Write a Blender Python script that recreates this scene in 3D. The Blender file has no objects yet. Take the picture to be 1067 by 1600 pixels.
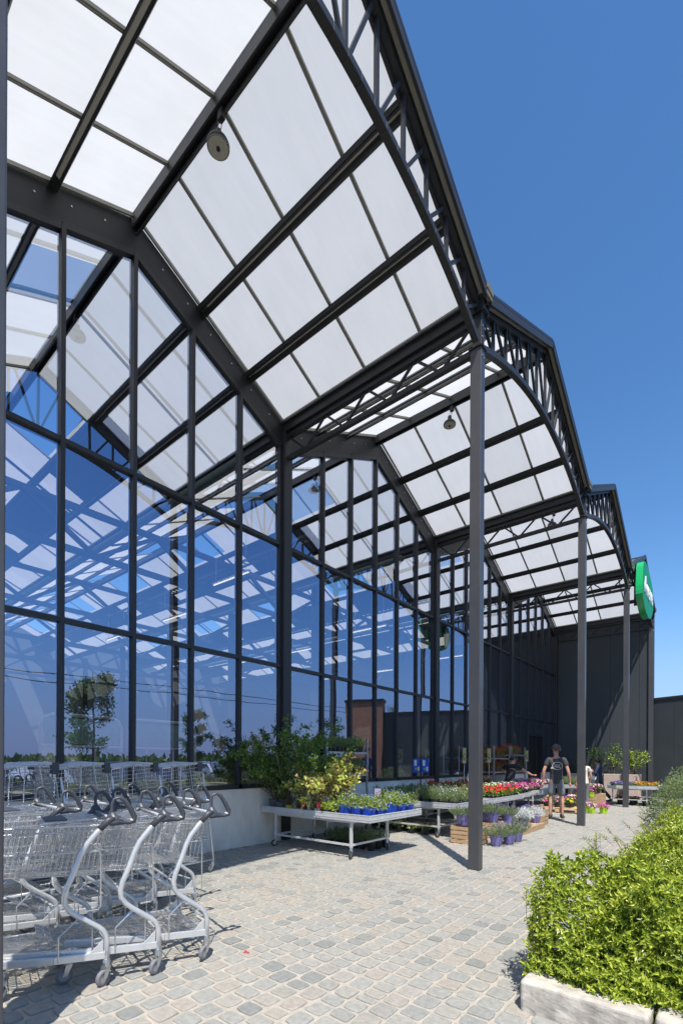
import bpy, bmesh, math, random
from mathutils import Vector, Matrix, noise
R = math.radians
rnd = random.Random(7)
SC = bpy.context.scene
COL = SC.collection

# ------------------------------------------------------------------ camera
F_PX, YAW, ROLL, PY = 745.74, 0.6896, 0.0048, 1188.05
CAM = Vector((6.549, 0.0, 1.49))
cd = bpy.data.cameras.new('camera')
cam = bpy.data.objects.new('camera', cd); COL.objects.link(cam)
fw = Vector((-math.sin(YAW), math.cos(YAW), 0)); rt = Vector((math.cos(YAW), math.sin(YAW), 0)); up = Vector((0, 0, 1))
r2 = rt*math.cos(ROLL) + up*math.sin(ROLL); u2 = -rt*math.sin(ROLL) + up*math.cos(ROLL)
m = Matrix((r2, u2, -fw)).transposed().to_4x4(); m.translation = CAM
cam.matrix_world = m
cd.sensor_fit = 'HORIZONTAL'; cd.sensor_width = 36; cd.lens = F_PX/1067*36
cd.shift_y = (PY-800)/1067; cd.clip_start = 0.05; cd.clip_end = 3000
SC.camera = cam
SC.render.resolution_x = 682; SC.render.resolution_y = 1024

# ------------------------------------------------------------------ light
SUN_A, SUN_E = R(43), R(62)      # shadows run 43 deg from +Y towards the wall
to_sun = Vector((math.sin(SUN_A)*math.cos(SUN_E), -math.cos(SUN_A)*math.cos(SUN_E), math.sin(SUN_E)))
sd = bpy.data.lights.new('sun', 'SUN'); sd.energy = 5.0; sd.angle = R(0.53); sd.color = (1.0, 0.95, 0.875)
sun = bpy.data.objects.new('sun', sd); COL.objects.link(sun)
sun.rotation_euler = to_sun.to_track_quat('Z', 'Y').to_euler()
W = bpy.data.worlds.new('World'); SC.world = W; W.use_nodes = True
nt = W.node_tree; nt.nodes.clear()
sky = nt.nodes.new('ShaderNodeTexSky'); sky.sky_type = 'NISHITA'; sky.sun_disc = False
sky.sun_elevation = SUN_E
sky.sun_rotation = math.atan2(to_sun.x, to_sun.y)
sky.altitude = 50; sky.air_density = 1.0; sky.dust_density = 0.2; sky.ozone_density = 4.0
bg = nt.nodes.new('ShaderNodeBackground'); bg.inputs[1].default_value = 0.138
wo = nt.nodes.new('ShaderNodeOutputWorld')
hs = nt.nodes.new('ShaderNodeHueSaturation'); hs.inputs['Saturation'].default_value = 1.18
nt.links.new(sky.outputs[0], hs.inputs['Color'])
# pale summer haze low over the horizon
wc = nt.nodes.new('ShaderNodeTexCoord'); sx_ = nt.nodes.new('ShaderNodeSeparateXYZ'); nt.links.new(wc.outputs['Generated'], sx_.inputs[0])
hz = nt.nodes.new('ShaderNodeMapRange'); hz.interpolation_type = 'SMOOTHSTEP'; hz.inputs['From Min'].default_value = .0; hz.inputs['From Max'].default_value = .28
hz.inputs['To Min'].default_value = .85; hz.inputs['To Max'].default_value = 0
nt.links.new(sx_.outputs['Z'], hz.inputs['Value'])
hm = nt.nodes.new('ShaderNodeMix'); hm.data_type = 'RGBA'; nt.links.new(hz.outputs[0], hm.inputs[0]); nt.links.new(hs.outputs[0], hm.inputs[6]); hm.inputs[7].default_value = (1.75, 2.35, 4.3, 1)
nt.links.new(hm.outputs[2], bg.inputs[0]); nt.links.new(bg.outputs[0], wo.inputs[0])
SC.view_settings.view_transform = 'Standard'; SC.view_settings.look = 'None'
SC.view_settings.exposure = 0.52; SC.view_settings.gamma = 1.0
SC.render.engine = 'CYCLES'
SC.cycles.max_bounces = 9; SC.cycles.transparent_max_bounces = 16; SC.cycles.glossy_bounces = 5
SC.cycles.transmission_bounces = 6; SC.cycles.diffuse_bounces = 4

# ------------------------------------------------------------------ materials
MATS = {}
def mat(name, col, rough=.5, metal=0., spec=.5, var=0., vscale=6., bump=0., bscale=60., attr=None, trans=0., coat=0., objvar=0., stretch=None):
    """procedural principled material. attr: (dark, light) ramp over the per-face value 'v'."""
    m = bpy.data.materials.new(name); m.use_nodes = True
    n = m.node_tree; N = n.nodes; L = n.links
    b = N['Principled BSDF']; out = N['Material Output']
    b.inputs['Roughness'].default_value = rough; b.inputs['Metallic'].default_value = metal
    b.inputs['Specular IOR Level'].default_value = spec
    b.inputs['Coat Weight'].default_value = coat
    src = None
    if attr:
        a = N.new('ShaderNodeAttribute'); a.attribute_name = 'v'
        rp = N.new('ShaderNodeValToRGB')
        els = rp.color_ramp.elements
        while len(els) < len(attr): els.new(.5)
        for i, c in enumerate(attr):
            els[i].position = i/(len(attr)-1); els[i].color = (*c, 1)
        L.new(a.outputs['Fac'], rp.inputs[0]); src = rp.outputs[0]
    tc = N.new('ShaderNodeTexCoord')
    co = tc.outputs['Object']
    if stretch:
        mp = N.new('ShaderNodeMapping'); mp.inputs['Scale'].default_value = stretch
        L.new(co, mp.inputs[0]); co = mp.outputs[0]
    if src is None:
        rg = N.new('ShaderNodeRGB'); rg.outputs[0].default_value = (*col, 1); src = rg.outputs[0]
    if var:
        nz = N.new('ShaderNodeTexNoise'); nz.inputs['Scale'].default_value = vscale; nz.inputs['Detail'].default_value = 6
        nz.inputs['Roughness'].default_value = .62
        L.new(co, nz.inputs['Vector'])
        mr = N.new('ShaderNodeMapRange'); mr.inputs['From Min'].default_value = .3; mr.inputs['From Max'].default_value = .7
        mr.inputs['To Min'].default_value = 1-var; mr.inputs['To Max'].default_value = 1+var
        L.new(nz.outputs['Fac'], mr.inputs['Value'])
        mx = N.new('ShaderNodeVectorMath'); mx.operation = 'SCALE'
        L.new(src, mx.inputs[0]); L.new(mr.outputs[0], mx.inputs['Scale']); src = mx.outputs[0]
        r2_ = N.new('ShaderNodeMapRange'); r2_.inputs['To Min'].default_value = max(.02, rough-.12); r2_.inputs['To Max'].default_value = min(1, rough+.12)
        L.new(nz.outputs['Fac'], r2_.inputs['Value']); L.new(r2_.outputs[0], b.inputs['Roughness'])
    if objvar:
        oi = N.new('ShaderNodeObjectInfo'); m2 = N.new('ShaderNodeMapRange')
        m2.inputs['To Min'].default_value = 1-objvar; m2.inputs['To Max'].default_value = 1+objvar
        L.new(oi.outputs['Random'], m2.inputs['Value'])
        sc = N.new('ShaderNodeVectorMath'); sc.operation = 'SCALE'
        L.new(src, sc.inputs[0]); L.new(m2.outputs[0], sc.inputs['Scale']); src = sc.outputs[0]
    L.new(src, b.inputs['Base Color'])
    if bump:
        bz = N.new('ShaderNodeTexNoise'); bz.inputs['Scale'].default_value = bscale; bz.inputs['Detail'].default_value = 5
        L.new(co, bz.inputs['Vector'])
        bp = N.new('ShaderNodeBump'); bp.inputs['Strength'].default_value = bump; bp.inputs['Distance'].default_value = .01
        L.new(bz.outputs['Fac'], bp.inputs['Height']); L.new(bp.outputs[0], b.inputs['Normal'])
    if trans:
        t = N.new('ShaderNodeBsdfTranslucent'); L.new(src, t.inputs[0])
        ms = N.new('ShaderNodeMixShader'); ms.inputs[0].default_value = trans
        L.new(b.outputs[0], ms.inputs[1]); L.new(t.outputs[0], ms.inputs[2]); L.new(ms.outputs[0], out.inputs[0])
    MATS[name] = m
    return m

STEEL = mat('dark_painted_steel', (.026, .027, .029), .46, 0, .40, var=.12, vscale=3, bump=.03, bscale=250)
COLM = mat('column_paint', (.052, .052, .056), .38, 0, .6, var=.10, vscale=2.2, bump=.04, bscale=300, coat=.1)
BAND = mat('flashing_paint', (.020, .022, .024), .5, 0, .38, var=.08, vscale=2)
BARM = mat('grey_glazing_bar', (.25, .245, .21), .45, .2, .5, var=.1, vscale=8)
ALU = mat('aluminium', (.60, .61, .61), .36, .35, .5, var=.12, vscale=9, bump=.05, bscale=120)
GALV = mat('galvanised_steel', (.50, .52, .54), .36, .9, .5, var=.15, vscale=14)
CHROME = mat('trolley_wire', (.60, .615, .63), .28, .85, .5, var=.08, vscale=20)
TUBE = mat('silver_painted_tube', (.64, .65, .65), .30, .5, .6, var=.07, vscale=9, coat=.3)
GREYPL = mat('dark_grey_plastic', (.050, .054, .064), .42, 0, .5, var=.1, vscale=30, bump=.05, bscale=300)
RUBBER = mat('grey_rubber', (.17, .17, .18), .6, 0, .4, var=.15, vscale=25)
BLACK = mat('black_rubber', (.02, .02, .022), .6)
CONC = mat('concrete', (.74, .68, .59), .85, 0, .3, var=.16, vscale=3.5, bump=.25, bscale=40, stretch=(1, 1, .45))
WALLP = mat('black_cladding', (.044, .052, .058), .5, 0, .22, var=.10, vscale=1.2, stretch=(1, 1, .3))
WALLD = mat('lower_cladding', (.052, .060, .066), .5, 0, .3, var=.08, vscale=1.2)
WOOD = mat('crate_wood', (.40, .27, .155), .75, 0, .3, var=.3, vscale=7, bump=.25, bscale=60, stretch=(1, 1, 7))
PALW = mat('pallet_wood', (.50, .34, .17), .75, 0, .3, var=.28, vscale=6, bump=.2, bscale=50)
GRWOOD = mat('weathered_tray_wood', (.42, .42, .41), .7, 0, .3, var=.2, vscale=9, bump=.2, bscale=60)
BRICK = mat('brick', (.30, .12, .065), .85, var=.3, vscale=4)
TERRA = mat('pale_terracotta', (.42, .33, .28), .8, var=.12, vscale=6, bump=.1)
SOIL = mat('soil', (.035, .024, .016), .95, var=.4, vscale=40, bump=.5, bscale=90)
BARK = mat('bark', (.10, .075, .05), .9, var=.3, vscale=20, bump=.4)
SKIN = mat('skin', (.50, .27, .19), .5, var=.06, vscale=14)
HAIRM = mat('dark_hair', (.018, .012, .010), .45, var=.3, vscale=60)
HAIRG = mat('cropped_hair', (.075, .055, .042), .6, var=.3, vscale=90)
SHIRTB = mat('black_cloth', (.016, .017, .020), .85, var=.2, vscale=9, bump=.3, bscale=22)
SHIRTG = mat('charcoal_cloth', (.050, .050, .052), .85, var=.2, vscale=9, bump=.3, bscale=22)
NAVY = mat('navy_cloth', (.020, .030, .065), .8, var=.2, vscale=9, bump=.3, bscale=22)
GREYC = mat('grey_work_cloth', (.15, .16, .17), .85, var=.15, vscale=9, bump=.3, bscale=25)
CREAM = mat('cream_cloth', (.60, .54, .46), .85, var=.1, vscale=9, bump=.3, bscale=22)
WHITEP = mat('white_paint', (.78, .78, .76), .45, var=.04, vscale=8)
SHOEM = mat('brown_boot', (.12, .085, .06), .7, var=.2, vscale=20)
POTK = mat('black_pot', (.022, .022, .024), .45, var=.1, vscale=30)
POTG = mat('grey_pot', (.09, .095, .105), .5, var=.1, vscale=20)
POTB = mat('blue_pot', (.010, .060, .42), .38, var=.1, vscale=20)
POTP = mat('violet_glazed_pot', (.17, .155, .37), .25, var=.18, vscale=7, coat=.4)
POTL = mat('lime_pot', (.42, .66, .03), .4, var=.08, vscale=20)
POTY = mat('yellow_pot', (.60, .44, .02), .4, var=.08, vscale=20)
POTS = mat('stone_pot', (.42, .36, .32), .7, var=.1, vscale=20)
POTT = mat('teal_pot', (.10, .17, .17), .5, var=.1, vscale=20)
POTR = mat('terracotta_pot', (.16, .07, .045), .7, var=.1, vscale=20)

def leafmat(name, *cols, tr=.33, rough=.42):
    return mat(name, cols[0], rough, 0, .45, attr=cols, trans=tr, objvar=.10)
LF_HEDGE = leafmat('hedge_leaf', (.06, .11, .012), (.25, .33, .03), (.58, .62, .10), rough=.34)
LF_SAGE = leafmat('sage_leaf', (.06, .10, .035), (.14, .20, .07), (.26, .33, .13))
LF_DARK = leafmat('dark_leaf', (.045, .09, .018), (.11, .19, .035), (.23, .33, .07))
LF_MID = leafmat('mid_leaf', (.045, .11, .016), (.11, .21, .03), (.23, .36, .06))
LF_LIME = leafmat('lime_leaf', (.13, .24, .02), (.30, .42, .04), (.50, .58, .09))
LF_YEL = leafmat('yellow_leaf', (.22, .30, .04), (.48, .54, .08), (.74, .72, .24), (.40, .18, .10))
LF_GREY = leafmat('lavender_leaf', (.09, .14, .05), (.19, .26, .10), (.34, .40, .20))
LF_SILV = leafmat('silver_leaf', (.36, .40, .37), (.55, .59, .56), (.74, .77, .75), tr=.15)
LF_RED = leafmat('reddish_leaf', (.12, .03, .02), (.13, .12, .04), (.20, .24, .06))
def flmat(name, *cols): return mat(name, cols[0], .55, 0, .3, attr=cols, trans=.28)
FL_RED = flmat('red_petals', (.50, .008, .012), (.72, .02, .03), (.80, .06, .05))
FL_MAG = flmat('magenta_petals', (.55, .02, .30), (.72, .04, .42), (.80, .20, .55))
FL_PINK = flmat('pink_petals', (.75, .20, .40), (.82, .45, .58), (.85, .70, .74))
FL_PUR = flmat('purple_petals', (.16, .06, .48), (.28, .14, .62), (.46, .34, .74))
FL_LAV = flmat('lavender_petals', (.24, .19, .50), (.36, .30, .62), (.50, .45, .70))
FL_YEL = flmat('yellow_petals', (.80, .52, .02), (.85, .66, .05), (.85, .75, .20))
FL_ORA = flmat('orange_petals', (.80, .20, .01), (.85, .34, .02), (.85, .55, .05))
FL_WHT = flmat('white_petals', (.66, .66, .62), (.80, .80, .76), (.85, .85, .82))
FL_BLU = flmat('pale_blue_petals', (.14, .22, .66), (.25, .36, .75), (.55, .62, .82))
FL_MIX = flmat('mixed_petals', (.75, .05, .35), (.80, .30, .50), (.35, .15, .60), (.82, .78, .74), (.80, .40, .10))

def glassmat():
    m = bpy.data.materials.new('solar_glass'); m.use_nodes = True
    n = m.node_tree; N = n.nodes; L = n.links; N.clear()
    o = N.new('ShaderNodeOutputMaterial'); g = N.new('ShaderNodeBsdfGlossy'); t = N.new('ShaderNodeBsdfTransparent')
    g.inputs['Color'].default_value = (.62, .74, 1, 1); g.inputs['Roughness'].default_value = 0.0
    t.inputs['Color'].default_value = (.88, .88, .85, 1)
    lw = N.new('ShaderNodeFresnel'); lw.inputs['IOR'].default_value = 2.2
    mr = N.new('ShaderNodeMapRange'); mr.inputs['From Max'].default_value = 1; mr.inputs['To Min'].default_value = .27; mr.inputs['To Max'].default_value = 1
    mx = N.new('ShaderNodeMixShader')
    tc = N.new('ShaderNodeTexCoord'); nz = N.new('ShaderNodeTexNoise'); nz.inputs['Scale'].default_value = 1.1; nz.inputs['Detail'].default_value = 1
    bp = N.new('ShaderNodeBump'); bp.inputs['Strength'].default_value = .10; bp.inputs['Distance'].default_value = .02
    L.new(tc.outputs['Object'], nz.inputs['Vector']); L.new(nz.outputs['Fac'], bp.inputs['Height'])
    L.new(bp.outputs[0], g.inputs['Normal'])
    L.new(lw.outputs[0], mr.inputs['Value']); L.new(mr.outputs[0], mx.inputs[0])
    L.new(t.outputs[0], mx.inputs[1]); L.new(g.outputs[0], mx.inputs[2]); L.new(mx.outputs[0], o.inputs[0])
    return m
GLASS = glassmat()
def polymat():
    m = bpy.data.materials.new('opal_polycarbonate'); m.use_nodes = True
    n = m.node_tree; N = n.nodes; L = n.links; N.clear()
    o = N.new('ShaderNodeOutputMaterial')
    t = N.new('ShaderNodeBsdfTranslucent'); d = N.new('ShaderNodeBsdfDiffuse'); g = N.new('ShaderNodeBsdfGlossy'); tr = N.new('ShaderNodeBsdfTransparent')
    g.inputs['Roughness'].default_value = .18
    tc = N.new('ShaderNodeTexCoord')
    # fine multiwall ribs + soft dirt
    wv = N.new('ShaderNodeTexWave'); wv.bands_direction = 'X'; wv.inputs['Scale'].default_value = 14; wv.inputs['Distortion'].default_value = 0
    nz = N.new('ShaderNodeTexNoise'); nz.inputs['Scale'].default_value = 1.6; nz.inputs['Detail'].default_value = 4
    L.new(tc.outputs['Object'], wv.inputs[0]); L.new(tc.outputs['Object'], nz.inputs['Vector'])
    ad = N.new('ShaderNodeMath'); ad.operation = 'MULTIPLY_ADD'; ad.inputs[1].default_value = .10
    L.new(wv.outputs['Fac'], ad.inputs[0]); L.new(nz.outputs['Fac'], ad.inputs[2])
    rp = N.new('ShaderNodeValToRGB'); rp.color_ramp.elements[0].position = .3; rp.color_ramp.elements[0].color = (.465, .465, .455, 1)
    rp.color_ramp.elements[1].position = .8; rp.color_ramp.elements[1].color = (.50, .50, .49, 1)
    L.new(ad.outputs[0], rp.inputs[0])
    av = N.new('ShaderNodeAttribute'); av.attribute_name = 'v'; am = N.new('ShaderNodeMapRange'); am.inputs['To Min'].default_value = .93; am.inputs['To Max'].default_value = 1.05
    n2 = N.new('ShaderNodeTexNoise'); n2.inputs['Scale'].default_value = 1.0; n2.inputs['Detail'].default_value = 8; n2.inputs['Roughness'].default_value = .7
    mp2 = N.new('ShaderNodeMapping'); mp2.inputs['Scale'].default_value = (9, 1.2, 1.2); L.new(tc.outputs['Object'], mp2.inputs[0]); L.new(mp2.outputs[0], n2.inputs['Vector'])
    a2 = N.new('ShaderNodeMapRange'); a2.inputs['From Min'].default_value = .35; a2.inputs['From Max'].default_value = .75; a2.inputs['To Min'].default_value = 1.02; a2.inputs['To Max'].default_value = .95; L.new(n2.outputs['Fac'], a2.inputs['Value'])
    L.new(av.outputs['Fac'], am.inputs['Value']); mm = N.new('ShaderNodeMath'); mm.operation = 'MULTIPLY'; L.new(am.outputs[0], mm.inputs[0]); L.new(a2.outputs[0], mm.inputs[1])
    vs = N.new('ShaderNodeVectorMath'); vs.operation = 'SCALE'; L.new(rp.outputs[0], vs.inputs[0]); L.new(mm.outputs[0], vs.inputs['Scale']); L.new(vs.outputs[0], t.inputs[0])
    d.inputs[0].default_value = (.5, .51, .52, 1)
    a = N.new('ShaderNodeMixShader'); a.inputs[0].default_value = .18; L.new(t.outputs[0], a.inputs[1]); L.new(d.outputs[0], a.inputs[2])
    b = N.new('ShaderNodeMixShader'); b.inputs[0].default_value = .05; L.new(a.outputs[0], b.inputs[1]); L.new(g.outputs[0], b.inputs[2])
    L.new(b.outputs[0], o.inputs[0])
    return m
POLY = polymat()
def emit(name, col, s):
    m = bpy.data.materials.new(name); m.use_nodes = True
    b = m.node_tree.nodes['Principled BSDF']; b.inputs['Base Color'].default_value = (*col, 1)
    b.inputs['Emission Color'].default_value = (*col, 1); b.inputs['Emission Strength'].default_value = s
    return m
TUBEL = emit('lit_tube', (1, .93, .8), 1.0)

# ------------------------------------------------------------------ mesh helpers
ORD = ['first', 'second', 'third', 'fourth', 'fifth', 'sixth', 'seventh', 'eighth', 'ninth', 'tenth', 'eleventh', 'twelfth', 'thirteenth', 'fourteenth', 'fifteenth']
class MB:
    def __init__(s): s.v = []; s.f = []; s.val = []; s.mi = []; s.cur = 0; s.cv = None
    def face(s, idx, val=None):
        s.f.append(tuple(idx)); s.val.append(rnd.random() if val is None and s.cv is None else (s.cv if val is None else val)); s.mi.append(s.cur)
    def hexa(s, P):
        b = len(s.v); s.v += [tuple(p) for p in P]; val = rnd.random() if s.cv is None else s.cv
        for q in ((0, 3, 2, 1), (4, 5, 6, 7), (0, 1, 5, 4), (1, 2, 6, 5), (2, 3, 7, 6), (3, 0, 4, 7)): s.face([b+i for i in q], val)
    def box(s, x0, x1, y0, y1, z0, z1):
        s.hexa([(x0, y0, z0), (x1, y0, z0), (x1, y1, z0), (x0, y1, z0), (x0, y0, z1), (x1, y0, z1), (x1, y1, z1), (x0, y1, z1)])
    def beam(s, p0, p1, w, h, upv=(0, 0, 1)):
        p0 = Vector(p0); p1 = Vector(p1); d = (p1-p0).normalized(); u = Vector(upv)
        a = d.cross(u)
        if a.length < 1e-4: a = d.cross(Vector((1, 0, 0)))
        a.normalize(); u = a.cross(d).normalized(); a = a*(w/2); u = u*(h/2)
        s.hexa([p0-a-u, p0+a-u, p1+a-u, p1-a-u, p0-a+u, p0+a+u, p1+a+u, p1-a+u])
    def tube(s, pts, r, n=8, closed=False, caps=True):
        pts = [Vector(p) for p in pts]; k = len(pts); rr = r if isinstance(r, (list, tuple)) else [r]*k
        b = len(s.v); prev = None; val = rnd.random() if s.cv is None else s.cv
        for i, p in enumerate(pts):
            if closed: d = pts[(i+1) % k]-pts[i-1]
            else: d = pts[min(i+1, k-1)]-pts[max(i-1, 0)]
            d.normalize()
            if prev is None:
                a = d.cross(Vector((0, 0, 1)))
                if a.length < .05: a = d.cross(Vector((1, 0, 0)))
            else: a = prev-d*prev.dot(d)
            a.normalize(); prev = a; c = d.cross(a)
            for j in range(n):
                t = 2*math.pi*j/n+math.pi/n
                s.v.append(tuple(p+(a*math.cos(t)+c*math.sin(t))*rr[i]))
        for i in range(k if closed else k-1):
            i2 = (i+1) % k
            for j in range(n):
                j2 = (j+1) % n; s.face([b+i*n+j, b+i*n+j2, b+i2*n+j2, b+i2*n+j], val)
        if caps and not closed:
            s.face([b+j for j in range(n)][::-1], val); s.face([b+(k-1)*n+j for j in range(n)], val)
    def lathe(s, prof, n=16, c=(0, 0, 0), top=False, bot=True, axis='z'):
        b = len(s.v); val = rnd.random() if s.cv is None else s.cv
        for r, z in prof:
            for j in range(n):
                t = 2*math.pi*j/n; x, y = r*math.cos(t), r*math.sin(t)
                if axis == 'z': s.v.append((c[0]+x, c[1]+y, c[2]+z))
                elif axis == 'x': s.v.append((c[0]+z, c[1]+x, c[2]+y))
                else: s.v.append((c[0]+y, c[1]+z, c[2]+x))
        for i in range(len(prof)-1):
            for j in range(n):
                j2 = (j+1) % n; s.face([b+i*n+j, b+i*n+j2, b+(i+1)*n+j2, b+(i+1)*n+j], val)
        if bot: s.face([b+j for j in range(n)][::-1], val)
        if top: s.face([b+(len(prof)-1)*n+j for j in range(n)], val)
    def quad(s, a, b, c, d, val=None):
        k = len(s.v); s.v += [tuple(a), tuple(b), tuple(c), tuple(d)]; s.face([k, k+1, k+2, k+3], val)
    def poly(s, pts, val=None):
        k = len(s.v); s.v += [tuple(p) for p in pts]; s.face(range(k, k+len(pts)), val)
    def prism(s, pts, off):
        """polygon pts extruded by off"""
        k = len(s.v); n = len(pts); off = Vector(off); val = rnd.random() if s.cv is None else s.cv
        s.v += [tuple(p) for p in pts]; s.v += [tuple(Vector(p)+off) for p in pts]
        s.face(list(range(k, k+n))[::-1], val); s.face(range(k+n, k+2*n), val)
        for i in range(n): s.face([k+i, k+(i+1) % n, k+n+(i+1) % n, k+n+i], val)
    def leaf(s, p, d, nrm, L, w, val=None):
        """folded leaf: two quads"""
        d = d.normalized(); a = d.cross(nrm)
        if a.length < 1e-3: a = d.cross(Vector((.3, .5, 1)))
        a.normalize(); nn = a.cross(d)
        k = len(s.v); mid = p+d*(L*.45); tip = p+d*L-nn*(L*.12)
        s.v += [tuple(p), tuple(mid+a*w/2+nn*w*.22), tuple(tip), tuple(mid-a*w/2+nn*w*.22)]
        v = rnd.random() if val is None else val
        s.face([k, k+1, k+2], v); s.face([k, k+2, k+3], min(1, v+.06))
    def flower(s, p, nrm, r, n=5, val=None):
        nrm = nrm.normalized(); a = nrm.cross(Vector((.2, .9, .1))).normalized(); c = nrm.cross(a); k = len(s.v)
        s.v.append(tuple(p-nrm*r*.25)); v = rnd.random() if val is None else val
        ph = rnd.random()*6
        for j in range(n*2):
            t = ph+math.pi*j/n; q = r if j % 2 == 0 else r*.72
            s.v.append(tuple(p+(a*math.cos(t)+c*math.sin(t))*q+nrm*r*.12*(j % 2)))
        for j in range(n*2): s.face([k, k+1+j, k+1+(j+1) % (n*2)], v)
    def mesh(s, name, mats, smooth=False):
        me = bpy.data.meshes.new(name); me.from_pydata(s.v, [], s.f)
        if not isinstance(mats, (list, tuple)): mats = [mats]
        for m in mats: me.materials.append(m)
        a = me.attributes.new('v', 'FLOAT', 'FACE'); a.data.foreach_set('value', s.val)
        if len(mats) > 1: me.polygons.foreach_set('material_index', s.mi)
        if smooth: me.polygons.foreach_set('use_smooth', [True]*len(s.f))
        me.update(); return me
    def build(s, name, mats, parent=None, smooth=False):
        o = bpy.data.objects.new(name, s.mesh(name, mats, smooth)); COL.objects.link(o)
        if parent: o.parent = parent
        return o
def tag(o, label=None, cat=None, group=None, kind=None):
    if label: o['label'] = label
    if cat: o['category'] = cat
    if group: o['group'] = group
    if kind: o['kind'] = kind
    return o
def thing(name, label, cat, loc=(0, 0, 0), rz=0, group=None):
    o = bpy.data.objects.new(name, None); COL.objects.link(o); o.location = loc; o.rotation_euler = (0, 0, rz); o.empty_display_size = .1
    return tag(o, label, cat, group)
def dup(src, loc, rz=0, label=None, group=None, scale=None):
    def cp(o, par):
        c = o.copy(); COL.objects.link(c); c.parent = par
        for ch in list(o.children): cp(ch, c)
        return c
    c = cp(src, None); c.location = loc; c.rotation_euler = (0, 0, rz)
    if scale: c.scale = (scale,)*3
    if label: c['label'] = label
    if group: c['group'] = group
    return c
def bev(o, w=.004, seg=2, ang=35):
    b = o.modifiers.new('bevel', 'BEVEL'); b.width = w; b.segments = seg; b.limit_method = 'ANGLE'; b.angle_limit = R(ang); b.harden_normals = False
    return o
def rvec():
    while 1:
        v = Vector((rnd.uniform(-1, 1), rnd.uniform(-1, 1), rnd.uniform(-1, 1)))
        if .05 < v.length < 1: return v.normalized()

# ------------------------------------------------------------------ dimensions
B, Y1, D = 5.84, 6.23, 3.80
def yc(n): return Y1+(n-1)*B          # column / post line n (1 = big centre column)
ZR, K = 9.12, 0.46                    # ridge height of the roof skin, slope
def zroof(dy): return ZR-K*abs(dy)
ZS, Z3, Z2 = 1.0, 3.236, 5.496
NB0, NB1 = -1, 4                      # bays run from column NB0 to column NB1

# ------------------------------------------------------------------ ground
g = MB(); S_ = 1500
g.quad((-S_, -S_, -.075), (S_, -S_, -.075), (S_, S_, -.075), (-S_, S_, -.075))
tag(g.build('ground', mat('gravel_ground', (.16, .15, .12), .95, var=.25, vscale=.4)), kind='structure')
g = MB(); g.quad((8.4, -40, -.05), (60, -40, -.05), (60, 70, -.05), (8.4, 70, -.05))
tag(g.build('car_park', mat('asphalt', (.075, .075, .078), .9, var=.2, vscale=2, bump=.3, bscale=80)), kind='structure')
def paving():
    JOINT = mat('sandy_joint', (.37, .335, .285), .95, 0, .2, var=.16, vscale=14, bump=.5, bscale=90)
    STONE = mat('paving_stone', (.3, .3, .28), .72, 0, .35, var=.16, vscale=26, bump=.35, bscale=70,
                attr=((.205, .210, .196), (.265, .264, .242), (.290, .282, .253), (.310, .280, .238), (.245, .246, .228)))
    q = MB(); q.cur = 1
    q.quad((.04, -4, -.011), (9, -4, -.011), (9, 25, -.011), (.04, 25, -.011))
    q.cur = 0
    r3 = random.Random(3)
    X = .05
    while X < 8.2:
        w = r3.uniform(.150, .172)
        y = -1.2+r3.random()*.2
        ymax = 24.2 if X < 7 else 3
        while y < ymax:
            l = r3.uniform(.118, .175)
            if r3.random() < .05: l *= .62
            if not (X > 5.7 and y > 3.1):
                cx = X+w/2+.010*math.sin(y*1.3+X); cy = y+l/2
                j = .0065+r3.random()*.004+(.002 if cx < 4.8 and y < 3.6 else 0)
                hw, hl = w/2-j, l/2-j*.9
                tx, ty = r3.gauss(0, .010), r3.gauss(0, .010); z0 = r3.uniform(-.0025, .0015)
                ring = []
                cs = [(sx_*hw*(1+r3.uniform(-.13, .05)), sy_*hl*(1+r3.uniform(-.13, .05))) for sx_, sy_ in ((1, -1), (1, 1), (-1, 1), (-1, -1))]
                rd = r3.uniform(.12, .34)
                for k in range(4):
                    (ax, ay), (bx, by), (cx_, cy_) = cs[k-1], cs[k], cs[(k+1) % 4]
                    p1 = (bx+(ax-bx)*rd, by+(ay-by)*rd); p3 = (bx+(cx_-bx)*rd, by+(cy_-by)*rd)
                    p2 = (bx*.94+(p1[0]+p3[0])*.03+(p1[0]+p3[0]-2*bx)*.12, by*.94+(p1[1]+p3[1])*.03+(p1[1]+p3[1]-2*by)*.12)
                    ring += [p1, p2, p3]
                    mb = 1+r3.uniform(-.03, .07); ring.append(((p3[0]+(cx_+(bx-cx_)*rd))/2*mb, (p3[1]+(cy_+(by-cy_)*rd))/2*mb))
                k0 = len(q.v); val = min(1, max(0, r3.gauss(.5, .24)+.30*noise.noise(Vector((cx*.9, cy*.9, 5)))))
                for sc, dz in ((1.0, -.011), (.97, -.0035), (.88, 0)):
                    for px, py in ring: q.v.append((cx+px*sc, cy+py*sc, z0+dz+tx*px+ty*py))
                for lv in range(2):
                    for k in range(16): q.face([k0+lv*16+k, k0+lv*16+(k+1) % 16, k0+(lv+1)*16+(k+1) % 16, k0+(lv+1)*16+k], val)
                q.face([k0+32+k for k in range(16)], val)
            y += l
        X += w
    tag(q.build('paving', [STONE, JOINT]), kind='structure')
paving()

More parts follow.
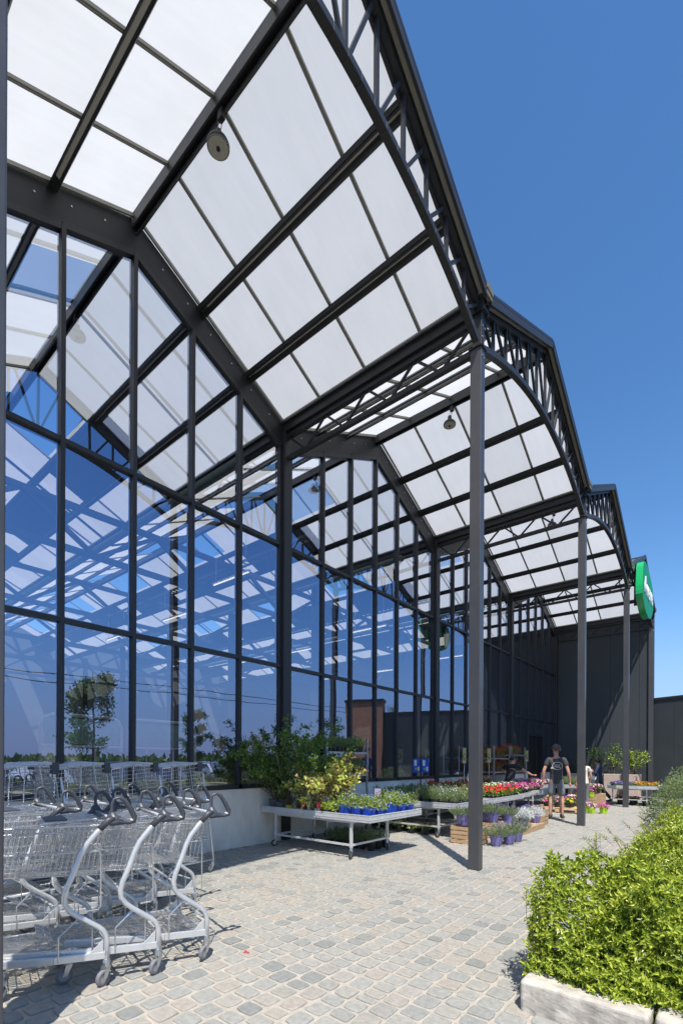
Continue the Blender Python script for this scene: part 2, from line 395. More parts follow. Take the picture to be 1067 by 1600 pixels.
# ------------------------------------------------------------------ greenhouse building
GC = thing('garden_centre', 'glass and dark steel garden centre hall with gabled white translucent roof and open canopy', 'building', (0, 0, 0))
XE = 3.92                              # outer roof edge
XI = -26.0                             # inner end of the hall
BARX = [-.05, .95, 1.93, 2.95]
def roofs():
    for n in range(NB0, NB1):
        yr = yc(n)+B/2
        for sgn in (-1, 1):
            ye = yr+sgn*(B/2-.07)
            q = MB()
            # canopy skin: one sheet per bay between glazing bars, interior with open vents
            xs = [XE]+BARX[::-1][:-1]+[-.05]
            x = -1.05
            while x > XI: xs.append(x); x -= 1.0
            for i in range(len(xs)-1):
                xa, xb = xs[i], xs[i+1]
                segs = [(0, B/2-.07)]
                if xb < -1.5:
                    k = int(-xb)
                    if (k+n*2+(sgn > 0)) % 5 in (1, 2): segs = [(.98, B/2-.07)]
                    elif sgn < 0 and (k+n) % 7 == 3: segs = [(0, .98), (1.96, B/2-.07)]
                for a, b_ in segs:
                    q.quad((xa, yr+sgn*a, ZR-K*a), (xb, yr+sgn*a, ZR-K*a), (xb, yr+sgn*b_, ZR-K*b_), (xa, yr+sgn*b_, ZR-K*b_))
            sl = q.build('roof_slope', POLY, GC)
            if sgn > 0:      # dark sheets added under the far slopes to darken the hall
                w = MB(); x = -3.3
                while x > XI:
                    w.quad((x, yr+sgn*1.0, ZR-K*1.0-.12), (x-3.1, yr+sgn*1.0, ZR-K*1.0-.12), (x-3.1, yr+sgn*1.96, ZR-K*1.96-.12), (x, yr+sgn*1.96, ZR-K*1.96-.12)); x -= 4.0
                w.build('darkening_sheet', mat('darkening_sheet', (.06, .065, .07), .8, var=.1) if 'darkening_sheet' not in MATS else MATS['darkening_sheet'], sl)
            # glazing bars (down the slope, under the skin)
            for xb in BARX[1:]:
                w = MB(); a = Vector((xb, yr, ZR-.02)); e = Vector((xb, ye, zroof(B/2-.07)-.02))
                w.beam(a, e, .042, .036); w.beam(a-Vector((0, 0, .024)), e-Vector((0, 0, .024)), .016, .02)
                w.build('glazing_bar', BARM, sl)
            w = MB(); x = -2.05
            while x > XI:
                w.beam((x, yr, ZR-.02), (x, ye, zroof(B/2-.07)-.02), .042, .036); x -= 2.0
            w.build('hall_glazing_bars', BARM, sl)
            w = MB(); w.beam((XE-.02, yr, ZR-.03), (XE-.02, ye, zroof(B/2)-.02), .05, .05); w.build('glazing_bar', BARM, sl)
            w = MB(); w.beam((.06, yr, ZR-.03), (.06, ye, zroof(B/2)-.02), .03, .045); w.build('glazing_bar', BARM, sl)
            # purlins, running from the outer truss into the hall
            for a in (1.03, 1.98):
                w = MB(); y = yr+sgn*a; z = ZR-K*a-.045
                slp = Vector((0, -sgn*K, 1)).normalized(); t_ = Vector((0, sgn, -K)).normalized()
                c0 = Vector((XI, y, z))-slp*.03; c1 = Vector((D, y, z))-slp*.03
                w.beam(c0, c1, .10, .055, slp)
                for sd_ in (-1, 1):
                    w.beam(c0+t_*.048*sd_-slp*.045, c1+t_*.048*sd_-slp*.045, .012, .085, slp)
                w.build('purlin', STEEL, sl)
                w = MB(); w.beam(c0+Vector((26.2, 0, 0))-slp*.036, c1-slp*.036, .044, .018, slp)
                w.build('purlin_liner', mat('purlin_liner_paint', (.52, .50, .44), .5) if 'purlin_liner_paint' not in MATS else MATS['purlin_liner_paint'], sl)
        # ridge beam
        w = MB(); w.beam((XI, yr, ZR-.07), (D, yr, ZR-.07), .12, .06)
        w.beam((XI, yr-.05, ZR-.14), (D, yr-.05, ZR-.14), .022, .12); w.beam((XI, yr+.05, ZR-.14), (D, yr+.05, ZR-.14), .022, .12)
        w.tube([(-.2, yr+.02, ZR-.23), (3.6, yr+.02, ZR-.23)], .014, 6)
        w.build('ridge_beam', STEEL, GC)
        w = MB()
        w.prism([(XI, yr-.07, ZR-.012), (XI, yr, ZR+.02), (XI, yr+.07, ZR-.012), (XI, yr+.07, ZR+.0), (XI, yr, ZR+.035), (XI, yr-.07, ZR+.0)], (XE-XI, 0, 0))
        w.build('ridge_cap', STEEL, GC)
    zg = ZR-K*B/2
    for n in range(NB0, NB1+1):
        y = yc(n)
        w = MB()      # gutter
        w.box(XI, XE, y-.075, y+.075, zg-.16, zg-.13)
        w.box(XI, XE, y-.085, y-.073, zg-.19, zg+.03); w.box(XI, XE, y+.073, y+.085, zg-.19, zg+.03)
        w.box(XI, XE, y-.13, y-.09, zg-.05, zg-.02); w.box(XI, XE, y+.09, y+.13, zg-.05, zg-.02)
        w.build('gutter', STEEL, GC)
        w = MB()
        for s_ in (-1, 1): w.beam((XI, y+s_*.115, zg-.005), (XE, y+s_*.115, zg-.005), .03, .03)
        w.build('gutter_trim', BARM, GC)
        # canopy lattice girder under the gutter
        w = MB(); zt, zb = zg-.25, zg-.66
        if n >= 0:
            w.beam((.1, y, zt), (D-.06, y, zt), .09, .07); w.beam((.12, y, zb), (D-.06, y, zb), .075, .075)
            N_ = 4; L_ = (D-.2)/N_
            for i in range(N_):
                xa = .12+i*L_
                w.beam((xa+.02, y, zt-.035), (xa+L_*.42, y, zb+.036), .034, .034); w.beam((xa+L_*.95, y, zt-.035), (xa+L_*.52, y, zb+.036), .034, .034)
            w.build('valley_girder', STEEL, GC)
roofs()

def arch_z(dy): return 7.83-.0795*dy*dy
def trusses():
    for n in range(NB0, NB1):
        y0 = yc(n); yr = y0+B/2
        t = MB()
        X = D+.02
        ztop = lambda y: zroof(y-yr)-.10
        t.beam((X, y0+.03, ztop(y0)), (X, yr, ztop(yr)), .075, .075); t.beam((X, yr, ztop(yr)), (X, y0+B-.03, ztop(y0+B)), .075, .075)
        tr = t.build('arch_truss', STEEL, GC)
        a = MB(); pts = []
        for i in range(29):
            y = y0+.09+(B-.18)*i/28
            pts.append((X, y, arch_z(y-yr)))
        for i in range(28): a.beam(Vector(pts[i]), Vector(pts[i+1]), .085, .085)
        bev(a.build('bottom_chord', STEEL, tr), .006)
        N_ = 6; st = (B/2)/N_
        for k in range(1, N_*2):
            y = y0+k*st
            w = MB(); w.beam((X, y, arch_z(y-yr)+.04), (X, y, ztop(y)-.035), .042, .042); w.build('web_post', STEEL, tr)
        for k in range(N_):
            ya, yb = y0+k*st+.08, y0+(k+1)*st-.05
            w = MB(); w.beam((X, ya, ztop(ya)-.035), (X, yb, arch_z(yb-yr)+.05), .038, .038, (1, 0, 0)); w.build('web_brace', STEEL, tr)
            ya, yb = y0+B-k*st-.08, y0+B-(k+1)*st+.05
            w = MB(); w.beam((X, ya, ztop(ya)-.035), (X, yb, arch_z(yb-yr)+.05), .038, .038, (1, 0, 0)); w.build('web_brace', STEEL, tr)
        # outer edge trim on the roof edge
        for s_ in (-1, 1):
            w = MB(); e = yr+s_*(B/2-.04)
            w.beam((XE+.03, yr, ZR-.015), (XE+.03, e, zroof(B/2-.04)-.015), .035, .15)
            w.beam((XE-.07, yr, ZR+.03), (XE-.07, e, zroof(B/2-.04)+.03), .24, .022)
            w.beam((XE-.14, yr, ZR-.12), (XE-.14, e, zroof(B/2-.04)-.12), .03, .17)
            w.build('edge_trim', STEEL, tr)
    for n in range(0, NB1+1):
        y = yc(n); zg = ZR-K*B/2
        w = MB()
        if n == 0: w.box(D-.08, D+.08, y-.06, .73, 0, 7.12)
        else: w.box(D-.08, D+.08, y-.065, y+.065, 0, 7.12)
        c = bev(w.build('column', COLM, GC), .010, 3)
        w = MB(); w.box(D-.10, D+.10, y-.085, y+.085, 7.12, 7.135)
        w.box(D-.055, D+.075, y-.05, y+.05, 7.135, zg+.06)
        bev(w.build('column_head', STEEL, c), .004)
        w = MB(); w.box(D+.04, D+.18, y-.10, y+.10, zg+.05, zg+.13); w.box(D+.12, D+.17, y-.09, y+.09, zg-.02, zg+.05)
        w.build('gutter_end', mat('worn_gutter_end', (.20, .18, .12), .6, .3, var=.3, vscale=20) if 'worn_gutter_end' not in MATS else MATS['worn_gutter_end'], c)
        w = MB()
        for bz in (7.0, 7.25, 7.4):
            for s_ in (-1, 1): w.lathe([(.014, 0), (.014, .012)], 6, (D+.08, y+s_*.035, bz), top=True, axis='x')
        w.build('bolts', GALV, c)
trusses()

def facade():
    DOOR = (20.05, 21.75)
    for n in range(NB0, NB1):
        y0 = yc(n); yr = y0+B/2; zf = lambda y: zroof(y-yr)-.52
        GW = MB()
        # flashing band following the gable
        for s_ in (-1, 1):
            e = yr+s_*(B/2)
            pts = [(.015, yr, ZR-.03), (.015, e, zroof(B/2)-.03), (.015, e, zroof(B/2)-.53), (.015, yr, ZR-.53)]
            if s_ > 0: pts = pts[::-1]
            GW.prism(pts, (-.03, 0, 0))
        wall = GW.build('glazed_wall', BAND, GC)
        pw = .26; pos = [y0+pw/2+(B-pw)*i/6 for i in range(7)]
        po = MB(); po.box(-.16, .10, y0-.10, y0+.10, 0, zroof(B/2)-.16); bev(po.build('post', STEEL, wall), .005)
        for i in range(7):
            y = pos[i]; w = MB()
            x1 = .052 if 0 < i < 6 else .032
            w.box(-.09, x1, y-.027, y+.027, ZS+.04, zf(y)-(.02 if i in (0, 6) else .0))
            w.build('mullion', STEEL, wall)
        for i in range(6):
            ya, yb = pos[i]+.027, pos[i+1]-.027
            ym = (ya+yb)/2
            isdoor = (ym > DOOR[0] and ym < DOOR[1])
            for z in ((ZS+.03, Z3, Z2) if not isdoor else (Z3, Z2)):
                w = MB(); hh = .030
                if z < 1.2: w.box(-.10, .075, ya-.06, yb+.06, z-.03, z+.035)
                else: w.box(-.085, .045, ya, yb, z-hh, z+hh)
                w.build('transom' if z > 1.2 else 'sill', STEEL, wall)
            # top frame under band
            w = MB(); w.beam((-.02, ya-.03, zf(ya)), (-.02, yb+.03, zf(yb)), .13, .07)
            w.build('head_frame', STEEL, wall)
            rows = [(ZS+.06, Z3-.034), (Z3+.034, Z2-.034)]
            if isdoor: rows = [(2.62, Z3-.034), (Z3+.034, Z2-.034)]
            for za, zb in rows:
                w = MB(); tl = rnd.gauss(0, .0016); tl2 = rnd.gauss(0, .0012)
                w.quad((tl, ya-.01, za-.01), (-tl, yb+.01, za-.01), (-tl+tl2, yb+.01, zb+.01), (tl+tl2, ya-.01, zb+.01)); w.build('window_pane', GLASS, wall)
            w = MB(); tl = rnd.gauss(0, .0016)
            w.poly([(tl, ya-.01, Z2+.03), (-tl, yb+.01, Z2+.03), (-tl, yb+.01, zf(yb)-.02), (tl, ya-.01, zf(ya)-.02)]); w.build('window_pane', GLASS, wall)
            if isdoor:
                w = MB(); w.box(-.07, -.03, ya+.004, yb-.004, .02, 2.55); w.build('doorway_shade_panel', mat('doorway_shade_black', (.006, .006, .007), .5) if 'doorway_shade_black' not in MATS else MATS['doorway_shade_black'], wall)  # flat black panel stands in for the shade inside the open doorway
                w = MB(); w.box(-.08, .04, ya-.02, yb+.02, 2.55, 2.62); w.build('door_head', STEEL, wall)
        # concrete plinth
        w = MB()
        if n == NB1-1: w.box(-.2, .045, y0, DOOR[0]-.25, -.06, ZS-.012); w.build('plinth', CONC, wall); w = MB(); w.box(-.2, .045, DOOR[1]+.25, y0+B-.1, -.06, ZS-.012)
        else: w.box(-.2, .045, y0+.002, y0+B-.002, -.06, ZS-.012)
        w.build('plinth', CONC, wall)
        w = MB()
        for i in range(1, 14):
            y = y0+B*i/14; w.lathe([(.011, 0), (.011, .008)], 6, (.016, y, zf(y)+.30), top=True, axis='x')
        w.build('bolts', GALV, wall)
    po = MB(); y = yc(NB1); po.box(-.16, .10, y-.10, y-.005, 0, zroof(B/2)-.16); po.build('corner_post', STEEL, GC)
    # hall interior
    w = MB(); w.quad((XI, yc(NB0), -.03), (-.2, yc(NB0), -.03), (-.2, yc(NB1), -.03), (XI, yc(NB1), -.03))
    w.build('hall_floor', mat('hall_floor', (.20, .20, .195), .6, var=.12, vscale=1.5), GC)
    w = MB(); w.box(XI-.2, XI, yc(NB0), yc(NB1), 0, 9.2)
    w.box(XI, -.2, yc(NB0)-.2, yc(NB0), 0, 9.2)
    w.build('hall_rear_wall', mat('hall_wall', (.10, .11, .125), .7, var=.1, vscale=1), GC)
    for xx in (-4.6, -9.2, -13.8, -18.4, -23):
        w = MB(); zt, zb = 7.0, 6.05
        w.beam((xx, yc(NB0), zt), (xx, yc(NB1)-.1, zt), .12, .12); w.beam((xx, yc(NB0), zb), (xx, yc(NB1)-.1, zb), .12, .12)
        n_ = int((yc(NB1)-yc(NB0))/1.46)
        for i in range(n_//2):
            ya = yc(NB0)+i*2.92
            w.beam((xx, ya, zt), (xx, ya+1.46, zb), .09, .09); w.beam((xx, ya+1.46, zb), (xx, ya+2.92, zt), .09, .09)
        w.build('hall_truss', STEEL, GC)
        for n in range(NB0+1, NB1, 2):
            w = MB(); w.box(xx-.10, xx+.10, yc(n)-.10, yc(n)+.10, 0, zt+.4); w.build('hall_column', STEEL, GC)
    # slanted bracing and cable trays in the hall
    w = MB()
    for n in range(NB0, NB1):
        yr = yc(n)+B/2
        for xx in (-7, -16):
            w.beam((xx, yc(n), 7.5), (xx, yr, 8.9), .05, .05); w.beam((xx, yc(n)+B, 7.5), (xx, yr, 8.9), .05, .05)
            pass
    w.build('tie_rods', STEEL, GC)
    w = MB()
    for y in (yc(0)+1.6, yc(1)+2.2, yc(2)+2.2):
        for s_ in (-.12, .12): w.beam((-1.4, y+s_, 6.9), (-22, y+s_, 6.9), .015, .07)
        x = -1.5
        while x > -22: w.beam((x, y-.12, 6.87), (x, y+.12, 6.87), .05, .02); x -= .18
    w.build('cable_tray', STEEL, GC)
    w = MB()      # rolled shade screens hanging along the gutters
    for n in range(NB0+1, NB1):
        w.tube([(-.9, yc(n)-.3, 7.35), (-20, yc(n)-.3, 7.35)], .09, 10)
    w.build('screen_roll', mat('screen_cloth', (.18, .23, .21), .8, var=.2), GC)
facade()

def lattice_ties():
    pass

# dark clad end wall
CB = thing('clad_building', 'dark grey panel clad block closing the far end of the canopy', 'building', (0, 0, 0))
def clad():
    y = yc(4)+.02
    x = -24.0; i = 0
    xs = [-26.4, -18, -12, -6, -3.2, -2.1, -1.0, .1, 1.18, 2.28, 3.38, 3.9]
    for a, b_ in zip(xs, xs[1:]):
        w = MB(); w.box(a+.004, b_-.004, y, y+.25, -.05, 9.3 if b_ < .2 else 7.66); bev(w.build('wall_panel', WALLP, CB), .004)
    w = MB(); w.box(.1, 3.88, y+.03, y+.3, 7.662, 7.70); w.build('coping', STEEL, CB)
    # lower wing to the right, turning slightly towards the viewer
    d = Vector((math.sin(R(66)), -math.cos(R(66)), 0)); nrm = Vector((-d.y, d.x, 0)); p0 = Vector((3.62, y+.28, 0))
    L_ = 0
    for k in range(5):
        a = p0+d*(L_+.004); L_ += 1.1; b_ = p0+d*(L_-.004); o = nrm*.25
        w = MB(); w.hexa([a, b_, b_+o, a+o]+[v+Vector((0, 0, 4.06)) for v in (a, b_, b_+o, a+o)]); w.build('lower_wall_panel', WALLD, CB)
    a = p0-nrm*.03; b_ = p0+d*L_-nrm*.03; o = nrm*.32
    w = MB(); w.hexa([v+Vector((0, 0, 4.06)) for v in (a, b_, b_+o, a+o)]+[v+Vector((0, 0, 4.17)) for v in (a, b_, b_+o, a+o)]); w.build('coping', STEEL, CB)
clad()

# ------------------------------------------------------------------ hanging things on the canopy
def lamp(x, y, z, label):
    t = thing('pendant_lamp', label, 'lamp', (x, y, z), group='round pendant lamps'); t.scale = (.68, .68, 1)
    w = MB(); w.lathe([(.05, .10), (.11, .085), (.17, .05), (.19, .02), (.19, -.005), (.165, -.012)], 32, bot=False, top=False)
    w.lathe([(.045, .19), (.06, .17), (.06, .10)], 16, top=False, bot=True)
    w.build('housing', STEEL, t, True)
    w = MB(); w.lathe([(.166, -.010), (.165, -.014)], 32, bot=False, top=True)
    w.build('lens', mat('lamp_lens', (.42, .40, .32), .35, var=.15, vscale=20) if 'lamp_lens' not in MATS else MATS['lamp_lens'], t)
    w = MB()
    for i in range(36):
        a = 2*math.pi*i/36; w.lathe([(.0065, 0), (.0065, -.004)], 6, (.178*math.cos(a), .178*math.sin(a), -.008), top=True)
    w.build('rim_studs', WHITEP, t)
    w = MB(); w.lathe([(.030, 0), (.030, -.022)], 12, (0, 0, -.014), top=True); w.build('sensor', BLACK, t)
    w = MB(); w.tube([(0, 0, .19), (.004, 0, .25), (0, 0, .30)], .006, 6); w.tube([(-.02, 0, .19), (0, 0, .24), (.02, 0, .19)], .005, 6)
    w.build('hook', GALV, t)
    w = MB(); w.box(.02, .13, -.04, .05, .27, .38); w.tube([(.07, 0, .28), (.06, .02, .22), (.02, .02, .16)], .008, 6); bev(w.build('junction_box', BLACK, t), .006)
lamp(1.94, yc(0)+B/2, ZR-.20-.38, 'large round pendant lamp under the nearest ridge, highest in the picture')
lamp(1.90, yc(1)+B/2, ZR-.20-.38, 'round pendant lamp under the second ridge, beside the biggest column')
lamp(2.30, yc(2)+B/2, ZR-.20-.38, 'small round pendant lamp under the third ridge, between two columns')
lamp(-2.0, yc(1)+B/2, ZR-.20-.38, 'round pendant lamp seen behind the glass of the second gable')

def sign():
    t = thing('shop_sign', 'round green shop sign with white lettering fixed to the last canopy truss', 'sign', (4.0, 19.50, 7.38))
    ol = [(-1.25, -.38), (-1.15, .37), (-.98, .72), (-.45, .84), (.2, .76), (.8, .58), (1.25, .34), (1.38, .05), (1.36, -.22), (1.15, -.5), (.75, -.74), (.25, -.86), (-.4, -.84), (-.9, -.66)]
    # smooth outline
    n = len(ol); P = []
    for i in range(n):
        p0, p1, p2, p3 = [Vector(ol[(i+k-1) % n]) for k in range(4)]
        for j in range(5):
            u = j/5; P.append(.5*((2*p1)+(p2-p0)*u+(2*p0-5*p1+4*p2-p3)*u*u+(3*p1-p0-3*p2+p3)*u**3))
    w = MB(); w.prism([(0, p.x, p.y) for p in P], (.20, 0, 0))
    GR = mat('sign_rim_green', (.0, .40, .11), .35, coat=.3); GF = mat('sign_face_green', (.0, .27, .13), .55, 0, .2)
    w.build('sign_box', GR, t)
    w = MB(); w.poly([(.203, p.x*.985, p.y*.985) for p in P]); w.build('sign_face', GF, t)
    c = bpy.data.curves.new('lettering', 'FONT'); c.body = 'Aveve'; c.size = .80; c.align_x = 'CENTER'; c.align_y = 'CENTER'; c.extrude = .012; c.offset = .018; c.shear = .1
    o = bpy.data.objects.new('tmp', c); COL.objects.link(o)
    me = bpy.data.meshes.new_from_object(o.evaluated_get(bpy.context.evaluated_depsgraph_get())); bpy.data.objects.remove(o)
    me.name = 'lettering'; me.materials.clear(); me.materials.append(WHITEP)
    l = bpy.data.objects.new('lettering', me); COL.objects.link(l); l.parent = t
    # text x -> world +Y, text y -> world Z, facing +X
    l.matrix_local = Matrix(((0, 0, 1, .215), (1, 0, 0, .02), (0, 1, 0, .0), (0, 0, 0, 1)))
    w = MB()
    for y in (-.7, .7): w = MB(); w.box(-.12, 0, y-.03, y+.03, -.6, .6); w.build('bracket', STEEL, t)
sign()

# ------------------------------------------------------------------ interior things
def tube_lights():
    k = 0; src = None
    for n in range(0, 4):
        for xx in (-3.2, -7.2, -11.2):
            y = yc(n)+1.2+(.9 if xx < -5 else 0)
            if src is None:
                src = thing('tube_light', 'thin lit tube light inside the hall, first bay from the camera, first from the glass', 'light', (xx, y, 6.0), group='tube lights inside the hall')
                w = MB(); w.box(-.7, .7, -.012, .012, 0, .02); w.build('tube', TUBEL, src)
                w = MB(); w.box(-.74, .74, -.04, .04, .022, .06); w.tube([(-.6, 0, .06), (-.6, 0, 1.0)], .004, 4); w.tube([(.6, 0, .06), (.6, 0, 1.0)], .004, 4); w.build('fitting', WHITEP, src)
            else: dup(src, (xx, y, 6.0), 0, 'thin lit tube light inside the hall, %s bay from the camera, %s from the glass' % (ORD[n], ORD[int(-xx/4)]))
tube_lights()
def bed_stand(y0, y1, label):
    t = thing('display_stand', label, 'display stand', (-3, (y0+y1)/2, 0), group='white tubular stands in the hall')
    h = (y1-y0)/2; w = MB(); r = .2
    pts = [(0, -h, .0), (0, -h, 2.1), (0, -h+.06, 2.24), (0, -h+r, 2.3), (0, h-r, 2.3), (0, h-.06, 2.24), (0, h, 2.1), (0, h, .0)]
    w.tube(pts, .032, 8); w.tube([(0, -h, 1.72), (0, h, 1.72)], .026, 8)
    w.tube([(0, -h*.5, 1.72), (0, -h*.5, 0)], .018, 6); w.tube([(0, h*.3, 1.72), (0, h*.3, 0)], .018, 6)
    w.build('frame', WHITEP, t)
    w = MB(); w.box(-.01, .01, -h+.05, h-.05, 1.76, 2.24); w.build('header_panel', mat('pale_panel', (.40, .52, .47), .5, var=.08), t)
    w = MB(); w.box(-.5, .02, -h+.05, h-.05, .72, .76); w.box(-.5, .02, -h+.05, h-.05, .25, .29); w.build('shelf', WHITEP, t)
bed_stand(3.15, 4.6, 'white tubular display stand behind the glass, nearer of the two')
bed_stand(4.75, 6.3, 'white tubular display stand behind the glass beside the big post')
def heater():
    t = thing('unit_heater', 'bulky unit heater with light hood hung behind the glass of the third bay', 'heater', (-1.7, 17.3, 5.9))
    w = MB(); w.prism([(-.5, -.4, 0), (.5, -.4, 0), (.5, -.5, .5), (-.5, -.5, .5)], (0, .8, 0)); w.build('hood', mat('heater_hood', (.35, .36, .36), .5), t)
    w = MB(); w.box(-.4, .4, -.3, .3, .55, 1.1); bev(w.build('casing', STEEL, t), .02)
    w = MB()
    for s_ in (-.3, .3): w.tube([(s_, 0, 1.1), (s_, 0, 2.2)], .02, 6)
    w.build('hanger', STEEL, t)
heater()

# ------------------------------------------------------------------ shopping trolleys
def caster(par, x, y, ang=0.0, wr=.052, mt=RUBBER, top=.17):
    f = MB(); c, s_ = math.cos(ang), math.sin(ang)
    def T(p): return (x+p[0]*c-p[1]*s_, y+p[0]*s_+p[1]*c, p[2])
    off = -.028
    w = MB()
    w.lathe([(.024, top-.045), (.026, top-.02), (.022, top)], 12, (x, y, 0), top=True); w.mi = [0]*len(w.f)
    for sd_ in (-1, 1):
        a = [T((sd_*.019, .020, top-.045)), T((sd_*.019, -.020, top-.045)), T((sd_*.019, off-.014, wr)), T((sd_*.019, off+.014, wr))]
        w.prism(a, Vector(T((sd_*.0225, .02, 0)))-Vector(T((sd_*.019, .02, 0))))
    w.lathe([(.008, 0), (.008, .05)], 8, T((0, off, wr)), axis='x') if abs(c) > 2 else None
    o = w.build('caster', GALV, par)
    q = MB(); k = 20
    prof = [(-.012, wr*.62), (-.014, wr*.93), (-.008, wr), (.008, wr), (.014, wr*.93), (.012, wr*.62)]
    b = len(q.v)
    for (px, pr) in prof:
        for j in range(k):
            t = 2*math.pi*j/k; q.v.append(T((px, off+pr*math.cos(t), wr+pr*math.sin(t))))
    for i in range(len(prof)-1):
        for j in range(k): q.face([b+i*k+j, b+i*k+(j+1) % k, b+(i+1)*k+(j+1) % k, b+(i+1)*k+j], .5)
    q.build('wheel', mt, o, True)
    q = MB(); b = 0
    for px in (-.009, .009):
        q.v += [T((px, off+wr*.64*math.cos(2*math.pi*j/k), wr+wr*.64*math.sin(2*math.pi*j/k))) for j in range(k)]
    q.face(list(range(k))[::-1], .5); q.face(range(k, 2*k), .5)
    q.lathe([(.012, 0)], 8) if False else None
    q.build('wheel_hub', GALV if mt is BLACK else mat('wheel_hub_plastic', (.30, .30, .30), .5) if 'wheel_hub_plastic' not in MATS else MATS['wheel_hub_plastic'], o)
    return o
TW, TL = .64, .885
def make_trolley():
    t = thing('shopping_trolley', 'x', 'shopping trolley', (0, 0, 0), group='nested shopping trolleys')
    prof = [(0, .16), (0, .29), (-.006, .325), (-.022, .36), (-.05, .388), (-.17, .48), (-.215, .52), (-.242, .565), (-.246, .615), (-.232, .67), (-.19, .77), (-.155, .87), (-.125, .93), (-.06, 1.01), (.02, 1.088)]
    for sx in (0, -TW):
        w = MB(); w.tube([(sx, u, z) for u, z in prof], .0175, 12); fr = w.build('side_frame', TUBE, t, True)
        s_ = 1 if sx == 0 else -1
        w = MB()    # lower rail, gusset and wire brackets
        fx = sx-s_*.15
        w.beam((sx, .005, .195), (sx-s_*.03, -.30, .215), .026, .046); w.beam((sx-s_*.03, -.30, .215), (fx, -TL-.02, .262), .026, .046)
        w.prism([(sx-.003, -.02, .21), (sx-.003, -.11, .22), (sx-.003, -.02, .30)], (.006, 0, 0))
        bev(w.build('base_rail', TUBE, t), .006)
        w = MB(); xx = sx-s_*.012
        w.tube([(xx, -.275, .20), (xx, -.275, .36), (xx, -.262, .375), (xx, -.165, .462), (xx, -.145, .468), (xx, -.095, .44), (xx, -.085, .42), (xx, -.085, .21)], .0045, 6)
        w.build('bracket', CHROME, t); w = MB()
        w.tube([(xx, -.12, .50), (xx, -.05, .50), (xx, -.035, .52), (xx, -.035, .86), (xx, -.05, .90), (xx, -.08, .925), (xx, -.11, .90)], .0048, 6)
        w.build('upright_wire', CHROME, t)
        # handle loop
        loop = [(.0, 1.075), (.012, 1.11), (.030, 1.135), (.030, 1.19), (.042, 1.222), (.075, 1.232), (.105, 1.212), (.145, 1.150), (.170, 1.095), (.166, 1.068), (.13, 1.060), (.07, 1.070), (.03, 1.062)]
        w = MB(); rr = [.018, .014, .0115, .011, .011, .0125, .0155, .018, .018, .017, .015, .015, .019]
        w.tube([(sx+.05*(z-1.07)*0, u, z) for u, z in loop], rr, 10, closed=True)
        w.tube([(sx, -.045, 1.028), (sx, .012, 1.085), (sx, .045, 1.098)], [.0215, .023, .016], 10)
        w.prism([(sx-.013, -.01, 1.08), (sx-.013, .03, 1.048), (sx-.013, .10, 1.050), (sx-.013, .135, 1.062), (sx-.013, .075, 1.088), (sx-.013, .042, 1.14), (sx-.013, .018, 1.13)], (.026, 0, 0))
        h = w.build('handle', GREYPL, t, True)
        w = MB(); w.lathe([(.006, -.019), (.006, .019)], 8, (sx, .150, 1.078), top=True, axis='x'); w.build('rivet', WHITEP, h)
    w = MB(); w.tube([(0, .035, 1.085), (-TW, .035, 1.085)], .012, 10); w.build('handle_bar', TUBE, t, True)
    w = MB(); w.tube([(0, -.01, .30), (-TW, -.01, .30)], .009, 8); w.tube([(0, -.235, .60), (-TW, -.235, .60)], .009, 8); w.build('cross_bar', TUBE, t)
    for x, y, a in ((0, 0, .55), (-TW, 0, .35), (-.15, -TL, .1), (-TW+.15, -TL, .1)): caster(t, x, y, a)
    # platform grid
    w = MB(); n = 17
    def inset(u): return .015+.15*max(0, -u)/TL
    for i in range(n):
        f_ = i/(n-1)
        pts = []
        for u in (-.02, -.3, -.62, -.95):
            ins = inset(u)
            pts.append((-ins-(TW-2*ins)*f_, u, .205-.075*u+.004))
        pts.append((pts[-1][0], -.985, .31)); pts.append((pts[-1][0], -1.06, .335))
        w.tube(pts, .0028, 4, caps=False)
    for u in (-.02, -.045, -.18, -.3, -.42, -.55, -.68, -.8, -.93, -.95):
        ins = inset(u); w.tube([(-ins, u, .199-.075*u), (-TW+ins, u, .199-.075*u)], .0034, 5)
    ins = inset(-1)
    for u, z in ((-.985, .31), (-1.02, .322), (-1.06, .335)): w.tube([(-ins, u, z), (-TW+ins, u, z)], .0036, 5)
    w.build('platform', CHROME, t)
    # basket
    w = MB()
    U0, U1 = -.03, -.93
    def sidex(u, z):
        f_ = (U0-u)/(U0-U1); k = (z-.71)/.36
        return .045+.10*f_+.05*(1-k)
    zt = lambda u: 1.045+.01*(u/U1); zb = lambda u: .71+.06*(u/U1)
    for s_ in (0, 1):
        fx = lambda u, z: -sidex(u, z) if s_ == 0 else -TW+sidex(u, z)
        for z_, r_ in ((lambda u: zt(u), .0052), (lambda u: .87+.02*(u/U1), .0042), (lambda u: zb(u)+.03, .0034), (lambda u: zb(u), .0042), (lambda u: zt(u)-.035, .0032)):
            w.tube([(fx(u, z_(u)), u, z_(u)) for u in (U0, -.3, -.6, U1)], r_, 6)
        k = 30
        for i in range(k+1):
            u = U0+(U1-U0)*i/k; du = .03
            w.tube([(fx(u+du, zt(u)), u+du, zt(u)), (fx(u-du*.6, zb(u)), u-du*.6, zb(u))], .0024, 4, caps=False)
    for i in range(20):      # floor wires
        f_ = i/19
        w.tube([(-sidex(U0, .71)-(TW-2*sidex(U0, .71))*f_, U0, zb(U0)), (-sidex(U1, .77)-(TW-2*sidex(U1, .77))*f_, U1, zb(U1)), (-sidex(U1, 1.05)-(TW-2*sidex(U1, 1.05))*f_, U1-.03, zt(U1))], .0024, 4, caps=False)
    for u in (U0, -.2, -.4, -.6, -.8, U1): w.tube([(-sidex(u, .7), u, zb(u)-.004), (-TW+sidex(u, .7), u, zb(u)-.004)], .0038, 5)
